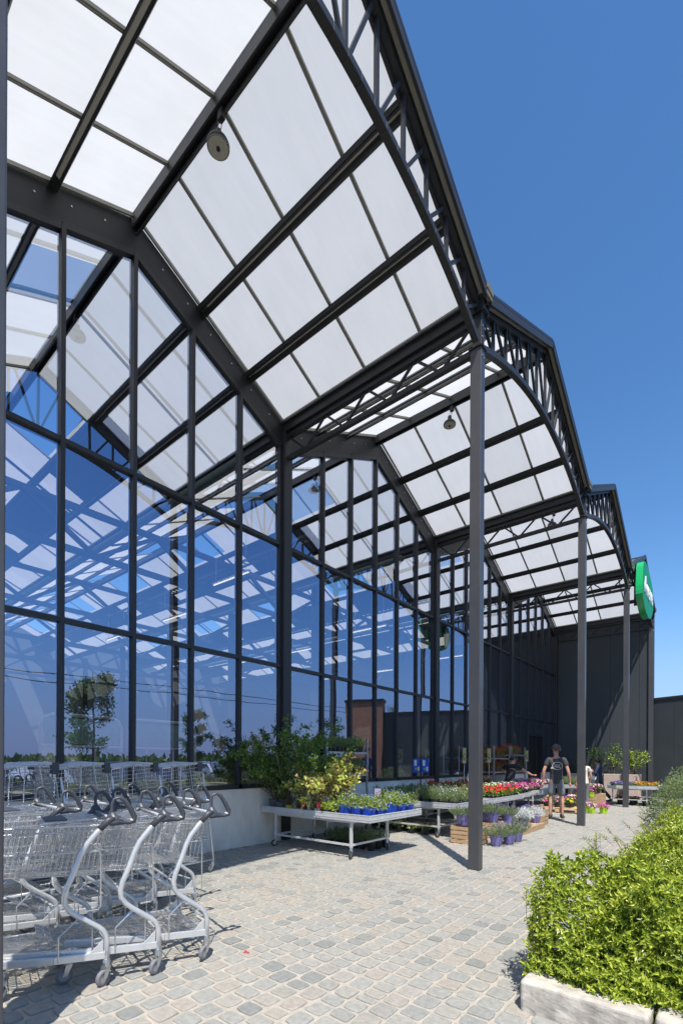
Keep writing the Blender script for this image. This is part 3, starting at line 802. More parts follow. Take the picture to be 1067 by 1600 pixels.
    for z in (.85, .95, 1.055): w.tube([(-sidex(U1, z), U1-.015, z), (-TW+sidex(U1, z), U1-.015, z)], .0036, 5)
    for i in range(16):      # rear gate, folded in
        x = -.06-(TW-.12)*i/15; w.tube([(x, U0-.01, 1.04), (x, U0-.16, .74)], .0024, 4, caps=False)
    for z, u in ((1.04, U0-.01), (.9, U0-.08), (.74, U0-.16)): w.tube([(-.06, u, z), (-TW+.06, u, z)], .004, 5)
    w.build('basket', CHROME, t)
    w = MB()      # seat flap lying on top
    for i in range(13): x = -.12-(TW-.24)*i/12; w.tube([(x, -.05, 1.085), (x, -.36, 1.072)], .0028, 4, caps=False)
    w.tube([(-.10, -.05, 1.086), (-.10, -.36, 1.072), (-TW+.10, -.36, 1.072), (-TW+.10, -.05, 1.086)], .0055, 6, closed=True)
    fl = w.build('seat_flap', CHROME, t)
    w = MB(); w.box(-TW+.16, -.16, -.34, -.21, 1.080, 1.088); bev(w.build('flap_plate', GREYPL, fl), .003)
    return t
T0 = make_trolley()
a1 = -.25
spots = [((3.50, 2.12), a1, 'silver shopping trolley standing foremost in the picture, at the right end of the front row'),
         ((3.45, 1.76), a1, 'silver shopping trolley nested second from the right end of the front row'),
         ((3.35, 1.45), a1, 'silver shopping trolley nested third from the right end of the front row'),
         ((2.42, 2.72), -.04, 'silver shopping trolley at the right end of the row behind'),
         ((2.38, 2.33), -.04, 'silver shopping trolley second from the right in the row behind'),
         ((2.36, 1.92), -.04, 'silver shopping trolley third from the right in the row behind'),
         ((2.38, 1.50), -.04, 'silver shopping trolley fourth from the right in the row behind')]
for i, (p, a, lab) in enumerate(spots):
    if i == 0: T0.location = (p[0], p[1], 0); T0.rotation_euler = (0, 0, a); T0['label'] = lab
    else: dup(T0, (p[0], p[1], 0), a, lab)

def make_tall():
    t = thing('wire_cart', 'x', 'wire cart', group='tall wire carts against the glass wall')
    # footprint x -.55..0 , y -.52..0 ; opens towards +x
    w = MB()
    def P(x, y, z):     # sides splay out towards the ground, top slopes down to the front
        k = (1.43-z); z = z+(y-.0)*.10*(z-.3)+x*-.02; return (x, y+.17*k*(1 if y > -.2 else -.25)*.9, z)
    zs = [1.43-.045*i for i in range(24)]
    for z in zs:
        if z < .42: break
        a = [P(0, 0, z), P(0, -.50, z), P(-.55, -.50, z), P(-.55, 0, z)]
        w.tube([a[3], a[0], a[1], a[2]], .0034, 4)
    for y in (0, -.125, -.25, -.375, -.50):
        for x in (0,): w.tube([P(x, y, 1.43), P(x, y, .42)], .0062, 5)
    for y in [-.5+.03*i for i in range(6)]: w.tube([P(-.0, y, 1.43), P(0, y, .42)], .002, 4)
    for i in range(12):
        x = -.55*i/11
        for y in (0, -.50): w.tube([P(x, y, 1.43), P(x, y, .42)], .0030, 4)
    w.tube([P(0, 0, 1.435), P(0, -.50, 1.435), P(-.55, -.50, 1.435), P(-.55, 0, 1.435)], .006, 6, closed=True)
    w.build('basket', CHROME, t)
    w = MB()
    for i in range(4):
        ya, yb = -.495+.125*i, -.385+.125*i; za, zb = 1.440+ya*.113, 1.440+yb*.113
        w.hexa([(-.545, ya, za+.011), (.0, ya, za), (.0, yb, zb), (-.545, yb, zb+.011), (-.545, ya, za+.021), (.0, ya, za+.010), (.0, yb, zb+.010), (-.545, yb, zb+.021)])
    bev(w.build('lid', mat('lid_slat', (.55, .56, .55), .4, .3), t), .003)
    w = MB(); w.box(-.07, .015, -.012, .055, 1.33, 1.452); bev(w.build('corner_cap', GREYPL, t), .012)
    w = MB(); w.tube([(0, .07, 1.30), (0, .15, .80), (0, .20, .45), (0, .24, .14)], .013, 8); w.tube([(-.55, .07, 1.30), (-.55, .20, .45), (-.55, .24, .14)], .013, 8)
    w.tube([(0, .24, .16), (0, -.55, .16), (-.55, -.55, .16), (-.55, .24, .16)], .013, 8, closed=True)
    w.build('frame', TUBE, t, True)
    w = MB()
    for i in range(14): w.tube([(-.55*i/13, .24, .17), (-.55*i/13, -.55, .17)], .0026, 4)
    for i in range(8):
        z = .2+.035*i; w.tube([(-.0, .24-.05*i*.4, z), (-.55, .24-.05*i*.4, z)], .0026, 4)
    w.build('platform', CHROME, t)
    for x, y in ((0, .22), (-.55, .22), (0, -.52), (-.55, -.52)): caster(t, x, y, .2, .045, RUBBER, .15)
    return t
tc_ = make_tall()
for i, (y, lab) in enumerate(((3.58, 'tall wire cart at the right end of its row, in front of the concrete plinth'), (2.97, 'tall wire cart second from the right in front of the glass'),
                              (2.40, 'tall wire cart third from the right in front of the glass'), (1.88, 'tall wire cart at the left edge of the picture, in front of the glass'))):
    if i == 0: tc_.location = (1.2, y, 0); tc_['label'] = lab
    else: dup(tc_, (1.2, y, 0), 0, lab)

# ------------------------------------------------------------------ benches, crates and racks
def bench(name, lab, x0, x1, y0, y1, zb=.57, h=.11, legs=None, group='grey metal plant benches on castors', wheels=True):
    t = thing('plant_bench', lab, 'bench', (0, 0, 0), group=group)
    w = MB()
    for a, b_, c, d in ((x0, x1, y0, y0+.012), (x0, x1, y1-.012, y1), (x0, x0+.012, y0+.012, y1-.012), (x1-.012, x1, y0+.012, y1-.012)):
        w.box(a, b_, c, d, zb, zb+h)
    for yy in (y0-.004,):
        w.box(x0+.003, x1-.003, yy, yy+.003, zb+.035, zb+.043); w.box(x0+.003, x1-.003, yy, yy+.003, zb+h-.014, zb+h-.006)
    w.box(x1, x1+.004, y0+.003, y1-.003, zb+.035, zb+.043); w.box(x1, x1+.004, y0+.003, y1-.003, zb+h-.014, zb+h-.006)
    bev(w.build('tray_rim', ALU, t), .002)
    w = MB(); w.box(x0+.013, x1-.013, y0+.013, y1-.013, zb+.008, zb+.02); w.build('tray_floor', ALU, t)
    lx0, lx1, ly0, ly1 = legs or (x0+.25, x1-.3, y0+.12, y1-.3)
    w = MB()
    for (a, b_) in (((lx0, ly0), (lx1, ly0)), ((lx0, ly1), (lx1, ly1)), ((lx0, ly0), (lx0, ly1)), ((lx1, ly0), (lx1, ly1))):
        w.beam((*a, .20), (*b_, .20), .03, .03); w.beam((*a, zb-.02), (*b_, zb-.02), .03, .035)
    w.build('frame', ALU, t)
    for a in (lx0, lx1):
        for b_ in (ly0, ly1):
            w = MB(); w.box(a-.02, a+.02, b_-.02, b_+.02, .16, zb); bev(w.build('leg', ALU, t), .004)
            caster(t, a, b_, rnd.uniform(-.6, .9), .055, BLACK, .16)
    return t
bench('b', 'nearest aluminium plant bench on castors, with tall climbers and blue pots on it', .09, 2.47, 5.60, 7.08, legs=(.42, 2.08, 5.66, 6.62))
bench('b', 'aluminium plant bench full of grey-green tufts, second from the camera', .45, 2.54, 8.28, 9.78, legs=(.7, 2.11, 8.36, 9.4))
bench('b', 'aluminium bench of red and yellow flowers behind the biggest column', 1.35, 2.55, 10.0, 11.9)
bench('b', 'long narrow bench of geraniums along the foot of the glass wall', .12, 1.18, 9.95, 13.6, zb=.60)
bench('b', 'bench with magenta petunias just left of the man in shorts', 1.25, 2.45, 12.2, 13.75)
bench('b', 'bench with pale green trays in front of the stooping man', .20, 1.10, 13.9, 15.6, zb=.62)
bench('b', 'bench of white and pink petunias left of the dark doorway', .4, 1.75, 15.9, 18.4, zb=.6)
bench('b', 'bench with orange pansies beside the third column, near the hedge', 3.12, 4.62, 18.45, 20.0, legs=(3.3, 4.3, 18.6, 19.9))
bench('b', 'small grey bench of seedlings behind the man in shorts', 1.9, 2.75, 16.6, 18.2, zb=.62)

def danish(loc, rz, lab, shelves=(.25, 1.02, 1.62)):
    t = thing('plant_trolley', lab, 'plant trolley', loc, rz, group='galvanised shelf trolleys for plants')
    for x in (0, -.55):
        for y in (0, 1.32):
            w = MB(); w.box(x-.018, x+.018, y-.018, y+.018, .14, 1.96); pz = w.build('upright', GALV, t)
            caster(t, x, y, .3, .05, BLACK, .14)
    for z in shelves:
        w = MB(); w.box(-.56, .01, .02, 1.30, z-.012, z); w.box(-.012, .012, .02, 1.30, z-.045, z-.012); w.box(-.562, -.54, .02, 1.30, z-.045, z-.012)
        w.build('shelf', GALV, t)
    return t
DT = [danish((.40, 7.00, 0), 0, 'tall galvanised plant trolley with green herb tufts behind the nearest bench', (.3, 1.20, 1.66)),
      danish((.85, 14.25, 0), 0, 'galvanised shelf trolley of red geraniums at the glass wall, left of the stooping man', (.3, 1.15, 1.58)),
      danish((.85, 15.72, 0), 0, 'galvanised shelf trolley with tall red geraniums on top, left of the dark doorway', (.3, 1.15, 1.70))]

def crate(x0, x1, y0, y1, z0, h, lab, slats=4, mt=WOOD, group='slatted wooden crates'):
    t = thing('wooden_crate', lab, 'crate', ((x0+x1)/2, (y0+y1)/2, z0), group=group)
    a, b_ = (x1-x0)/2, (y1-y0)/2; sh = h/slats
    for side in range(4):
        w = MB()
        for i in range(slats):
            za, zb = i*sh+.004, (i+1)*sh-.010; jt = rnd.uniform(-.002, .002)
            if side == 0: w.box(-a, a, -b_+jt, -b_+.012+jt, za, zb)
            if side == 1: w.box(-a, a, b_-.012+jt, b_+jt, za, zb)
            if side == 2: w.box(-a+jt, -a+.012+jt, -b_+.014, b_-.014, za, zb)
            if side == 3: w.box(a-.012+jt, a+jt, -b_+.014, b_-.014, za, zb)
        bev(w.build('side_panel', mt, t), .002)
    w = MB(); w.box(-a+.014, a-.014, -b_+.014, b_-.014, .006, .018)
    for sx in (-1, 1):
        for sy in (-1, 1): w.box(sx*(a-.035)-.018, sx*(a-.035)+.018, sy*(b_-.035)-.018, sy*(b_-.035)+.018, .018, h-.01)
    w.build('crate_base', mt, t)
    return t
crate(2.56, 3.10, 7.96, 8.36, 0, .31, 'slatted wooden crate behind the biggest column, below a violet pot')
crate(2.50, 3.02, 8.90, 9.35, 0, .30, 'slatted wooden crate carrying violet pots, right of the biggest column')
crate(2.62, 3.14, 11.25, 11.85, 0, .37, 'warm brown slatted crate with pansies, left of the man in shorts')
crate(2.65, 3.15, 16.4, 16.9, 0, .34, 'wooden crate under the magenta petunias right of the second column')
for i, (x, y) in enumerate(((2.0, 12.25), (1.66, 12.27), (2.3, 12.9), (2.3, 13.4))):
    crate(x-.16 if i < 2 else x-.22, x+.16 if i < 2 else x+.16, y-.22, y+.22, .60, .12, ['weathered grey flower tray at the front corner of the magenta bench', 'weathered grey flower tray second along the front of the magenta bench', 'weathered grey flower tray on the path side of the magenta bench, nearer', 'weathered grey flower tray beside the man in shorts'][i], 1, GRWOOD, 'weathered grey flower trays')

def pallet(x, y, rz):
    t = thing('wooden_pallet', 'light brown wooden pallet on the paving behind the man in shorts', 'pallet', (x, y, 0), rz)
    for k, (z0, z1) in enumerate(((.0, .022), (.125, .147))):
        for i in range(3 if k == 0 else 6):
            w = MB(); n_ = 3 if k == 0 else 6; yy = -.4+.8*(i+.5)/n_; w.box(-.6, .6, yy-.052, yy+.052, z0, z1); bev(w.build('board', PALW, t), .002)
    for bx in (-.53, 0, .53):
        for by in (-.33, 0, .33):
            w = MB(); w.box(bx-.06, bx+.06, by-.05, by+.05, .024, .123); bev(w.build('block', PALW, t), .002)
pallet(2.55, 14.95, .1)

# ------------------------------------------------------------------ plants
class Kind:
    def __init__(s, name, pot, leaf, flower=None): s.name = name; s.src = None; s.pot, s.leaf, s.fl = pot, leaf, flower
def potmesh(r, h, taper=.74, rim=.012, n=18):
    w = MB(); w.cv = .5
    w.lathe([(r*taper, 0), (r*(taper+.10), h*.3), (r*.97, h*.84), (r*.98, h*.86), (r+.0, h*.86), (r+rim*.3, h), (r-.008, h), (r-.014, h*.88)], n, bot=True)
    return w
def soil(r, z):
    w = MB(); w.lathe([(r, z-.002), (r*.5, z+.006)], 14, bot=False, top=True); return w
def tuft(n, h, r, L, wd, lean=.5, z0=.08, jitter=.4):
    """upright stems with short leaves (lavender, rosemary)"""
    w = MB()
    for i in range(n):
        a = rnd.uniform(0, 6.28); rr = math.sqrt(rnd.random())
        d = Vector((math.cos(a)*rr*lean, math.sin(a)*rr*lean, 1)).normalized(); p = Vector((math.cos(a)*rr*r*.5, math.sin(a)*rr*r*.5, z0))
        H = h*rnd.uniform(.6, 1.0)*(1-.25*rr)
        k = max(3, int(H/(L*.45)))
        for j in range(k):
            q = p+d*(H*(j+.5)/k)
            for s_ in range(2):
                e = (d*1.0+rvec()*.75).normalized(); w.leaf(q, e, rvec(), L*rnd.uniform(.7, 1.2), wd)
    return w
def dome(n, r, h, L, wd, z0=.08, full=True):
    w = MB()
    for i in range(n):
        d = rvec(); d.z = abs(d.z)*.95+.05
        k = (rnd.uniform(.3, 1)**.45)
        p = Vector((d.x*r*k, d.y*r*k, z0+d.z*h*k)); e = (d+rvec()*.8).normalized()
        w.leaf(p-e*L*.4, e, (d+rvec()*.5), L*rnd.uniform(.7, 1.25), wd*rnd.uniform(.8, 1.2))
    return w
def topfl(n, r, h, fr, z0=.08, spread=1.0, k0=.95):
    w = MB()
    for i in range(n):
        d = rvec(); d.z = abs(d.z)**.6*.9+.1
        p = Vector((d.x*r*k0, d.y*r*k0, z0+d.z*h*(k0+.08))); w.flower(p, (d+rvec()*.35+Vector((0, 0, .3))), fr*rnd.uniform(.7, 1.2))
    return w
def spikes(n, r, h, z0, L, wd, lean=.5):
    w = MB()
    for i in range(n):
        a = rnd.uniform(0, 6.28); rr = math.sqrt(rnd.random())
        d = Vector((math.cos(a)*rr*lean, math.sin(a)*rr*lean, 1)).normalized(); p = Vector((math.cos(a)*rr*r*.5, math.sin(a)*rr*r*.5, z0))+d*h*rnd.uniform(.75, 1.02)*(1-.2*rr)
        for j in range(5): w.leaf(p+d*j*.010, (d+rvec()*.7).normalized(), rvec(), L, wd)
    return w
PROTO = {}
def proto(key, name, pot, potm, fol, folm, fl=None, flm=None, sr=None, sz=None, extra=None):
    def mk():
        t = thing(name, 'x', 'potted plant')
        if pot: pot.build('pot', potm, t, False)
        if sr: soil(sr, sz).build('soil', SOIL, t)
        f = fol.build('foliage', folm, t)
        if fl: fl.build('flowers', flm, t)
        if extra: extra(t)
        return t
    PROTO[key] = [mk, []]
def put(key, x, y, z, label, group=None, rz=None, scale=None, cat=None):
    mk, made = PROTO[key]
    rz = rnd.uniform(0, 6.28) if rz is None else rz
    if not made:
        t = mk(); made.append(t); t.location = (x, y, z); t.rotation_euler = (0, 0, rz)
        if scale: t.scale = (scale,)*3
    else: t = dup(made[0], (x, y, z), rz); t.scale = ((scale or 1),)*3
    t['label'] = label
    if group: t['group'] = group
    elif 'group' in t: del t['group']
    if cat: t['category'] = cat
    return t
sm = lambda: potmesh(.065, .105)
proto('blue', 'potted_plant', potmesh(.085, .14), POTB, dome(330, .135, .16, .032, .013, .12), leafmat('fresh_leaf', (.10, .16, .03), (.22, .30, .06), (.40, .46, .14)), topfl(16, .14, .17, .011, .12), FL_BLU, .07, .125)
proto('tuftw', 'potted_plant', sm(), POTK, tuft(26, .20, .13, .026, .0075, .45, .09), LF_GREY, topfl(12, .10, .17, .008, .12), FL_WHT)
proto('tuftg', 'potted_plant', sm(), POTK, tuft(30, .24, .11, .030, .007, .35, .09), LF_GREY)
proto('lav', 'lavender_plant', sm(), POTK, tuft(22, .21, .12, .028, .006, .45, .09), LF_GREY, spikes(16, .13, .20, .10, .010, .006, .5), FL_PUR)
proto('lime', 'potted_plant', sm(), POTK, dome(110, .12, .15, .060, .020, .09), LF_LIME)
proto('red', 'geranium', sm(), POTK, dome(120, .105, .13, .038, .026, .09), LF_MID, topfl(26, .10, .15, .019, .10), FL_RED)
proto('mag', 'petunia', sm(), POTK, dome(130, .115, .10, .034, .018, .09), LF_MID, topfl(34, .12, .11, .020, .09), FL_MAG)
proto('pink', 'petunia', sm(), POTK, dome(140, .115, .10, .034, .018, .09), LF_MID, topfl(26, .12, .11, .018, .09), FL_PINK)
proto('mix', 'petunia', sm(), POTK, dome(130, .11, .10, .034, .018, .09), LF_MID, topfl(30, .12, .11, .018, .09), FL_MIX)
proto('yel', 'pansy', sm(), POTK, dome(110, .10, .08, .032, .016, .09), LF_MID, topfl(28, .105, .10, .017, .09), FL_YEL)
proto('ora', 'pansy', sm(), POTK, dome(110, .10, .08, .032, .016, .09), LF_MID, topfl(28, .105, .10, .017, .09), FL_ORA)
proto('pur', 'pansy', sm(), POTK, dome(120, .10, .09, .032, .016, .09), LF_MID, topfl(28, .105, .10, .015, .09), FL_PUR)
proto('wht', 'petunia', sm(), POTK, dome(140, .115, .10, .034, .018, .09), LF_LIME, topfl(20, .12, .11, .017, .09), FL_WHT)
proto('redc', 'geranium', potmesh(.065, .10), POTR, dome(130, .10, .16, .036, .026, .09), LF_DARK, topfl(16, .10, .19, .020, .09), FL_RED)
proto('viol', 'potted_plant', potmesh(.125, .20, .66, .03, 24), POTP, tuft(75, .26, .30, .030, .0085, .95, .16), LF_GREY, spikes(60, .30, .24, .17, .010, .006, .95), FL_LAV, .11, .18)
proto('silv', 'silver_plant', potmesh(.10, .16), POTP, dome(700, .19, .20, .034, .010, .13), LF_SILV, None, None, .085, .14)
proto('limep', 'petunia', potmesh(.11, .16), POTL, dome(150, .15, .13, .034, .018, .14), LF_MID, topfl(44, .16, .15, .022, .14), FL_MIX, .09, .14)
proto('limem', 'petunia', potmesh(.11, .16), POTL, dome(150, .15, .15, .034, .018, .14), LF_MID, topfl(55, .16, .18, .022, .14), FL_MAG, .09, .14)

def grid(keys, x0, x1, y0, y1, z, lab, grp, sx=.185, sy=.185, jit=.012, sc=None):
    """rows run back from the camera, places run out from the glass towards the path"""
    nx = max(1, int(round((x1-x0)/sx))); ny = max(1, int(round((y1-y0)/sy)))
    for i in range(nx):
        for j in range(ny):
            k = keys(i/nx, j/ny) if callable(keys) else keys
            l = lab[k] if isinstance(lab, dict) else lab
            l = '%s, row %s, %s from path' % (l, ORD[j], ORD[nx-1-i])
            put(k, x0+(i+.5)*(x1-x0)/nx+rnd.uniform(-jit, jit), y0+(j+.5)*(y1-y0)/ny+rnd.uniform(-jit, jit), z, l, grp if not isinstance(grp, dict) else grp[k], scale=(sc or 1)*rnd.uniform(.82, 1.18))
ZT = .592
# nearest bench
grid('blue', 1.74, 2.42, 5.68, 7.02, ZT, 'pale blue flowered plant in blue pot, nearest bench', 'blue pots on the nearest bench', .23, .25, sc=1.22)
grid('lime', 1.16, 1.74, 5.70, 6.85, ZT, 'yellow-green leafy pot plant, nearest bench', 'yellow-green plants on the nearest bench', .19, .22)
# second bench
grid(lambda i, j: 'tuftw' if (j > .35 or i > .62) and rnd.random() < .8 else 'tuftg', .52, 2.48, 8.34, 9.72, ZT,
     {'tuftw': 'grey-green tuft with white flowers, second bench', 'tuftg': 'plain tuft of narrow leaves, second bench'},
     {'tuftw': 'white flowering tufts on the second bench', 'tuftg': 'plain tufts on the second bench'}, .19, .20, sc=1.15)
# red and yellow bench
grid(lambda i, j: 'red' if i > .55 else ('ora' if i > .3 else 'yel'), 1.42, 2.50, 10.06, 11.84, ZT, {'red': 'bright red flowers on bench behind biggest column', 'ora': 'orange pansies on bench behind biggest column', 'yel': 'yellow pansies on bench behind biggest column'},
     {'red': 'red flowers behind the biggest column', 'ora': 'orange pansies behind the biggest column', 'yel': 'yellow pansies behind the biggest column'}, .20, .21, sc=1.2)
grid(lambda i, j: 'redc' if rnd.random() < .35 else 'wht', .2, 1.1, 10.05, 13.5, .622, {'redc': 'red geranium in clay pot, bench along the glass', 'wht': 'pale green and white plant, bench along the glass'}, {'redc': 'clay potted geraniums along the glass', 'wht': 'white plants along the glass'}, .24, .24, sc=1.35)
grid(lambda i, j: 'wht' if i < .3 else ('mag' if rnd.random() < .75 else 'pink'), 1.30, 2.45, 12.08, 13.68, .63, {'wht': 'white petunia, back of bench left of man in shorts', 'mag': 'magenta petunia, bench left of man in shorts', 'pink': 'pale pink petunia, bench left of man in shorts'}, {'wht': 'white petunias left of the man', 'mag': 'magenta petunias left of the man', 'pink': 'pink petunias left of the man'}, .21, .22, sc=1.25)
grid('wht', .28, 1.04, 13.98, 15.5, .642, 'white petunia in front of the stooping worker', 'white petunias in front of the stooping man', .26, .26)
grid(lambda i, j: 'mix' if rnd.random() < .6 else 'pink', .5, 1.68, 16.0, 18.3, .622, {'mix': 'mixed colour petunia, bench left of dark doorway', 'pink': 'pale pink petunia, bench left of dark doorway'}, {'mix': 'mixed petunias by the doorway', 'pink': 'pink petunias by the doorway'}, .27, .27, sc=1.2)
grid(lambda i, j: 'ora' if i > .35 else 'pur', 3.2, 4.55, 18.52, 19.9, ZT, {'ora': 'orange pansies, bench beside the third column', 'pur': 'purple pansies, bench beside the third column'}, {'ora': 'orange pansies by the third column', 'pur': 'purple pansies by the third column'}, .22, .24)
grid('tuftg', 1.98, 2.68, 16.7, 18.1, .642, 'green seedling on the small grey bench', 'seedlings on the small grey bench', .25, .25)
# pots standing on the lower levels
grid(lambda i, j: 'yel' if rnd.random() < .5 else 'wht', .35, 1.9, 8.35, 8.9, .0, {'yel': 'yellow pansies on the paving below second bench', 'wht': 'white petunia on the paving below second bench'}, {'yel': 'pansies below the second bench', 'wht': 'petunias below the second bench'}, .3, .3, sc=1.2)
grid(lambda i, j: 'mix' if rnd.random() < .5 else 'pur', 1.5, 2.5, 12.3, 13.6, .0, {'mix': 'mixed petunia on the paving below magenta bench', 'pur': 'purple pansies on the paving below magenta bench'}, {'mix': 'petunias below the magenta bench', 'pur': 'pansies below the magenta bench'}, .3, .3, sc=1.6)
grid('mix', 3.3, 4.4, 18.7, 19.7, .0, 'flowering pot plant below the orange pansies', 'plants below the third column bench', .34, .4, sc=1.5)
grid('tuftg', .95, 2.0, 6.3, 6.9, .0, 'small green tuft below the nearest bench', 'tufts below the nearest bench', .19, .2)
# trolleys
grid('tuftg', -.08, .38, 7.03, 8.28, 1.662, 'green herb tuft on top shelf of tall trolley', 'herb tufts on the tall trolley', .15, .12, .004)
grid('tuftg', -.08, .38, 7.03, 8.28, 1.202, 'green herb tuft on middle shelf of tall trolley', 'herb tufts on the tall trolley', .15, .12, .004)
for y0, z, lab in ((14.3, 1.582, 'top shelf of left geranium trolley'), (14.3, 1.152, 'middle shelf of left geranium trolley'), (15.78, 1.702, 'top shelf of right geranium trolley'), (15.78, 1.152, 'middle shelf of right geranium trolley')):
    grid('redc', .34, .82, y0, y0+1.22, z, 'red geranium, '+lab, 'geraniums on the '+lab, .2, .19, sc=1.15)
# violet pots
VP = [(3.32, 8.20, 0, 'foremost violet glazed pot of flowering lavender, on the paving right of the biggest column'), (3.42, 8.52, 0, 'middle of the three violet pots on the paving'), (3.42, 8.92, 0, 'rearmost of the three violet pots on the paving'),
      (2.70, 8.17, .31, 'violet pot on a crate, half hidden left of the biggest column'), (2.92, 9.02, .30, 'violet pot of lavender on a crate just right of the biggest column'), (2.66, 9.18, .30, 'violet pot at the back of the crate right of the biggest column'), (2.98, 9.62, .22, 'violet pot beside the silver foliage'), (3.02, 10.1, .0, 'violet pot behind the silver foliage')]
for x, y, z, l in VP: put('viol', x, y, z, l, 'violet glazed pots with lavender', scale=1.0)
for i, (x, y) in enumerate(((3.1, 10.25), (2.98, 10.6), (3.12, 10.95))): put('silv', x, y, .12, ['silver leaved plant nearest the violet pots', 'silver leaved plant in the middle of three', 'silver leaved plant nearest the brown crate'][i], 'silver leaved plants', scale=1.15)
w = MB(); w.box(2.72, 3.28, 9.5, 11.1, 0, .115); tag(bev(w.build('wooden_board', WOOD), .004), 'low wooden platform under the silver leaved plants', 'platform')
grid(lambda i, j: 'pur' if i < .5 else 'mix', 2.66, 3.10, 11.3, 11.8, .27, {'pur': 'purple pansies in the warm brown crate', 'mix': 'mixed pansies in the warm brown crate'}, {'pur': 'purple pansies in the brown crate', 'mix': 'mixed pansies in the brown crate'}, .2, .2)
grid(lambda i, j: 'yel' if rnd.random() < .5 else 'mix', 2.1, 3.0, 14.65, 15.2, .15, {'yel': 'yellow pansies standing on the pallet', 'mix': 'mixed petunias standing on the pallet'}, {'yel': 'yellow pansies on the pallet', 'mix': 'petunias on the pallet'}, .28, .28, sc=1.7)
for i, (x, y) in enumerate(((3.38, 15.1), (3.66, 15.25), (3.2, 15.5))): put('limep' if i != 1 else 'limem', x, y, 0, ['lime green pot of mixed petunias right of the second column', 'lime green pot of magenta petunias, foremost on the path', 'lime green pot of petunias behind the other two'][i], 'lime green pots of petunias')
for i, (x, y) in enumerate(((2.75, 16.5), (3.02, 16.7), (2.85, 16.85))): put('limem', x, y, .34, ['magenta petunia in a lime pot on the crate, left', 'magenta petunia in a lime pot on the crate, right', 'magenta petunia in a lime pot on the crate, rear'][i], 'petunias on the crate by the second column')
grid('pink', 2.95, 3.25, 16.9, 17.5, .45, 'tall pink petunia beside the woman in navy', 'tall pink petunias', .3, .3, sc=1.5)
w = MB(); w.box(2.9, 3.3, 16.95, 17.5, 0, .445); tag(bev(w.build('wooden_box', WOOD), .004), 'plain wooden box under the tall pink petunias', 'box')

# taller plants on the nearest bench: canes, twining stems and leaves
def climber(loc, h, spread, leafm, nleaf, L, wd, potm, lab, lean=(0, 0), stemm=BARK, potr=.10, cane=True, name='climbing_plant', seed=0, gaps=.5):
    t = thing(name, lab, 'potted plant', loc)
    rr = random.Random(seed)
    potmesh(potr, potr*1.7, .78).build('pot', potm, t); soil(potr*.9, potr*1.5).build('soil', SOIL, t)
    if cane:
        w = MB()
        for k in range(2): w.tube([(rr.uniform(-.03, .03), rr.uniform(-.03, .03), potr*1.4), (lean[0]*.5+rr.uniform(-.05, .05), lean[1]*.5, h*.93)], .005, 5)
        w.build('cane', PALW, t)
    st = MB(); lf = MB()
    tips = []
    for k in range(20):
        a = rr.uniform(0, 6.28); p = Vector((0, 0, potr*1.5)); pts = [p.copy()]; d = Vector((math.cos(a)*.35, math.sin(a)*.35, 1))
        n_ = 8; H = h*rr.uniform(.5, 1.08)
        for i in range(n_):
            d = (d+Vector((rr.uniform(-1, 1)*spread*1.7+lean[0]*.25, rr.uniform(-1, 1)*spread*1.7+lean[1]*.25, rr.uniform(-.25, .2)))).normalized()
            if i > 6: d.z -= rr.uniform(0, .4)
            p = p+d*(H/n_*1.12); pts.append(p.copy())
        st.tube(pts, [.006-.0005*i for i in range(len(pts))], 5, caps=False)
        tips.append(pts)
    st.build('stems', stemm, t)
    for i in range(nleaf):
        pts = tips[rr.randrange(len(tips))]; k = min(len(pts)-2, int(1.6+rr.random()**.62*(len(pts)-1))); f_ = rr.random()
        p = pts[k].lerp(pts[k+1], f_)+rvec()*rr.random()*spread*.32; e = (rvec()+Vector((0, 0, .15))).normalized()
        lf.leaf(p, e, (Vector((0, 0, 1))+rvec()*.8), L*rr.uniform(.6, 1.25), wd*rr.uniform(.8, 1.2))
    lf.build('foliage', leafm, t)
    return t
climber((.28, 5.78, ZT), 1.40, .28, LF_DARK, 1900, .056, .036, POTG, 'tall dark green climber at the left end of the nearest bench', (-.10, -.75), seed=1, potr=.12)
climber((.50, 5.82, ZT), 1.45, .26, LF_MID, 1900, .056, .036, POTG, 'tallest dark green climber with a cane, in front of the big post', (-.25, -.45), seed=2, potr=.12)
climber((.66, 6.05, ZT), 1.36, .28, LF_DARK, 1900, .056, .036, POTK, 'tall dark green climber right of the big post', (-.1, -.2), seed=3, potr=.11)
climber((.60, 6.45, ZT), 1.30, .28, LF_MID, 1900, .058, .034, POTK, 'dark leafy climber at the rear of the nearest bench by the tall trolley', (0, -.1), seed=4)
climber((.46, 5.74, ZT), .62, .26, LF_DARK, 420, .045, .026, POTG, 'low dark green bush in a grey pot at the front of the nearest bench', (0, 0), seed=5, potr=.10, cane=False, name='potted_shrub')
climber((.70, 5.72, ZT), .40, .22, LF_RED, 150, .040, .016, POTY, 'small reddish plant in a yellow pot at the front of the nearest bench', (0, 0), seed=6, potr=.075, cane=False, name='potted_shrub')
climber((1.10, 6.00, ZT), .98, .40, LF_YEL, 1300, .072, .048, POTT, 'shrub with yellow and pink leaves on red stems on the nearest bench', (.15, 0), stemm=mat('red_stem', (.38, .07, .04), .6), seed=7, potr=.09, cane=False, name='potted_shrub')
climber((1.24, 6.25, ZT), .88, .32, LF_YEL, 1100, .068, .045, POTK, 'second yellow leaved shrub, right behind the one with red stems', (.2, .1), stemm=MATS['red_stem'], seed=8, potr=.09, cane=False, name='potted_shrub')
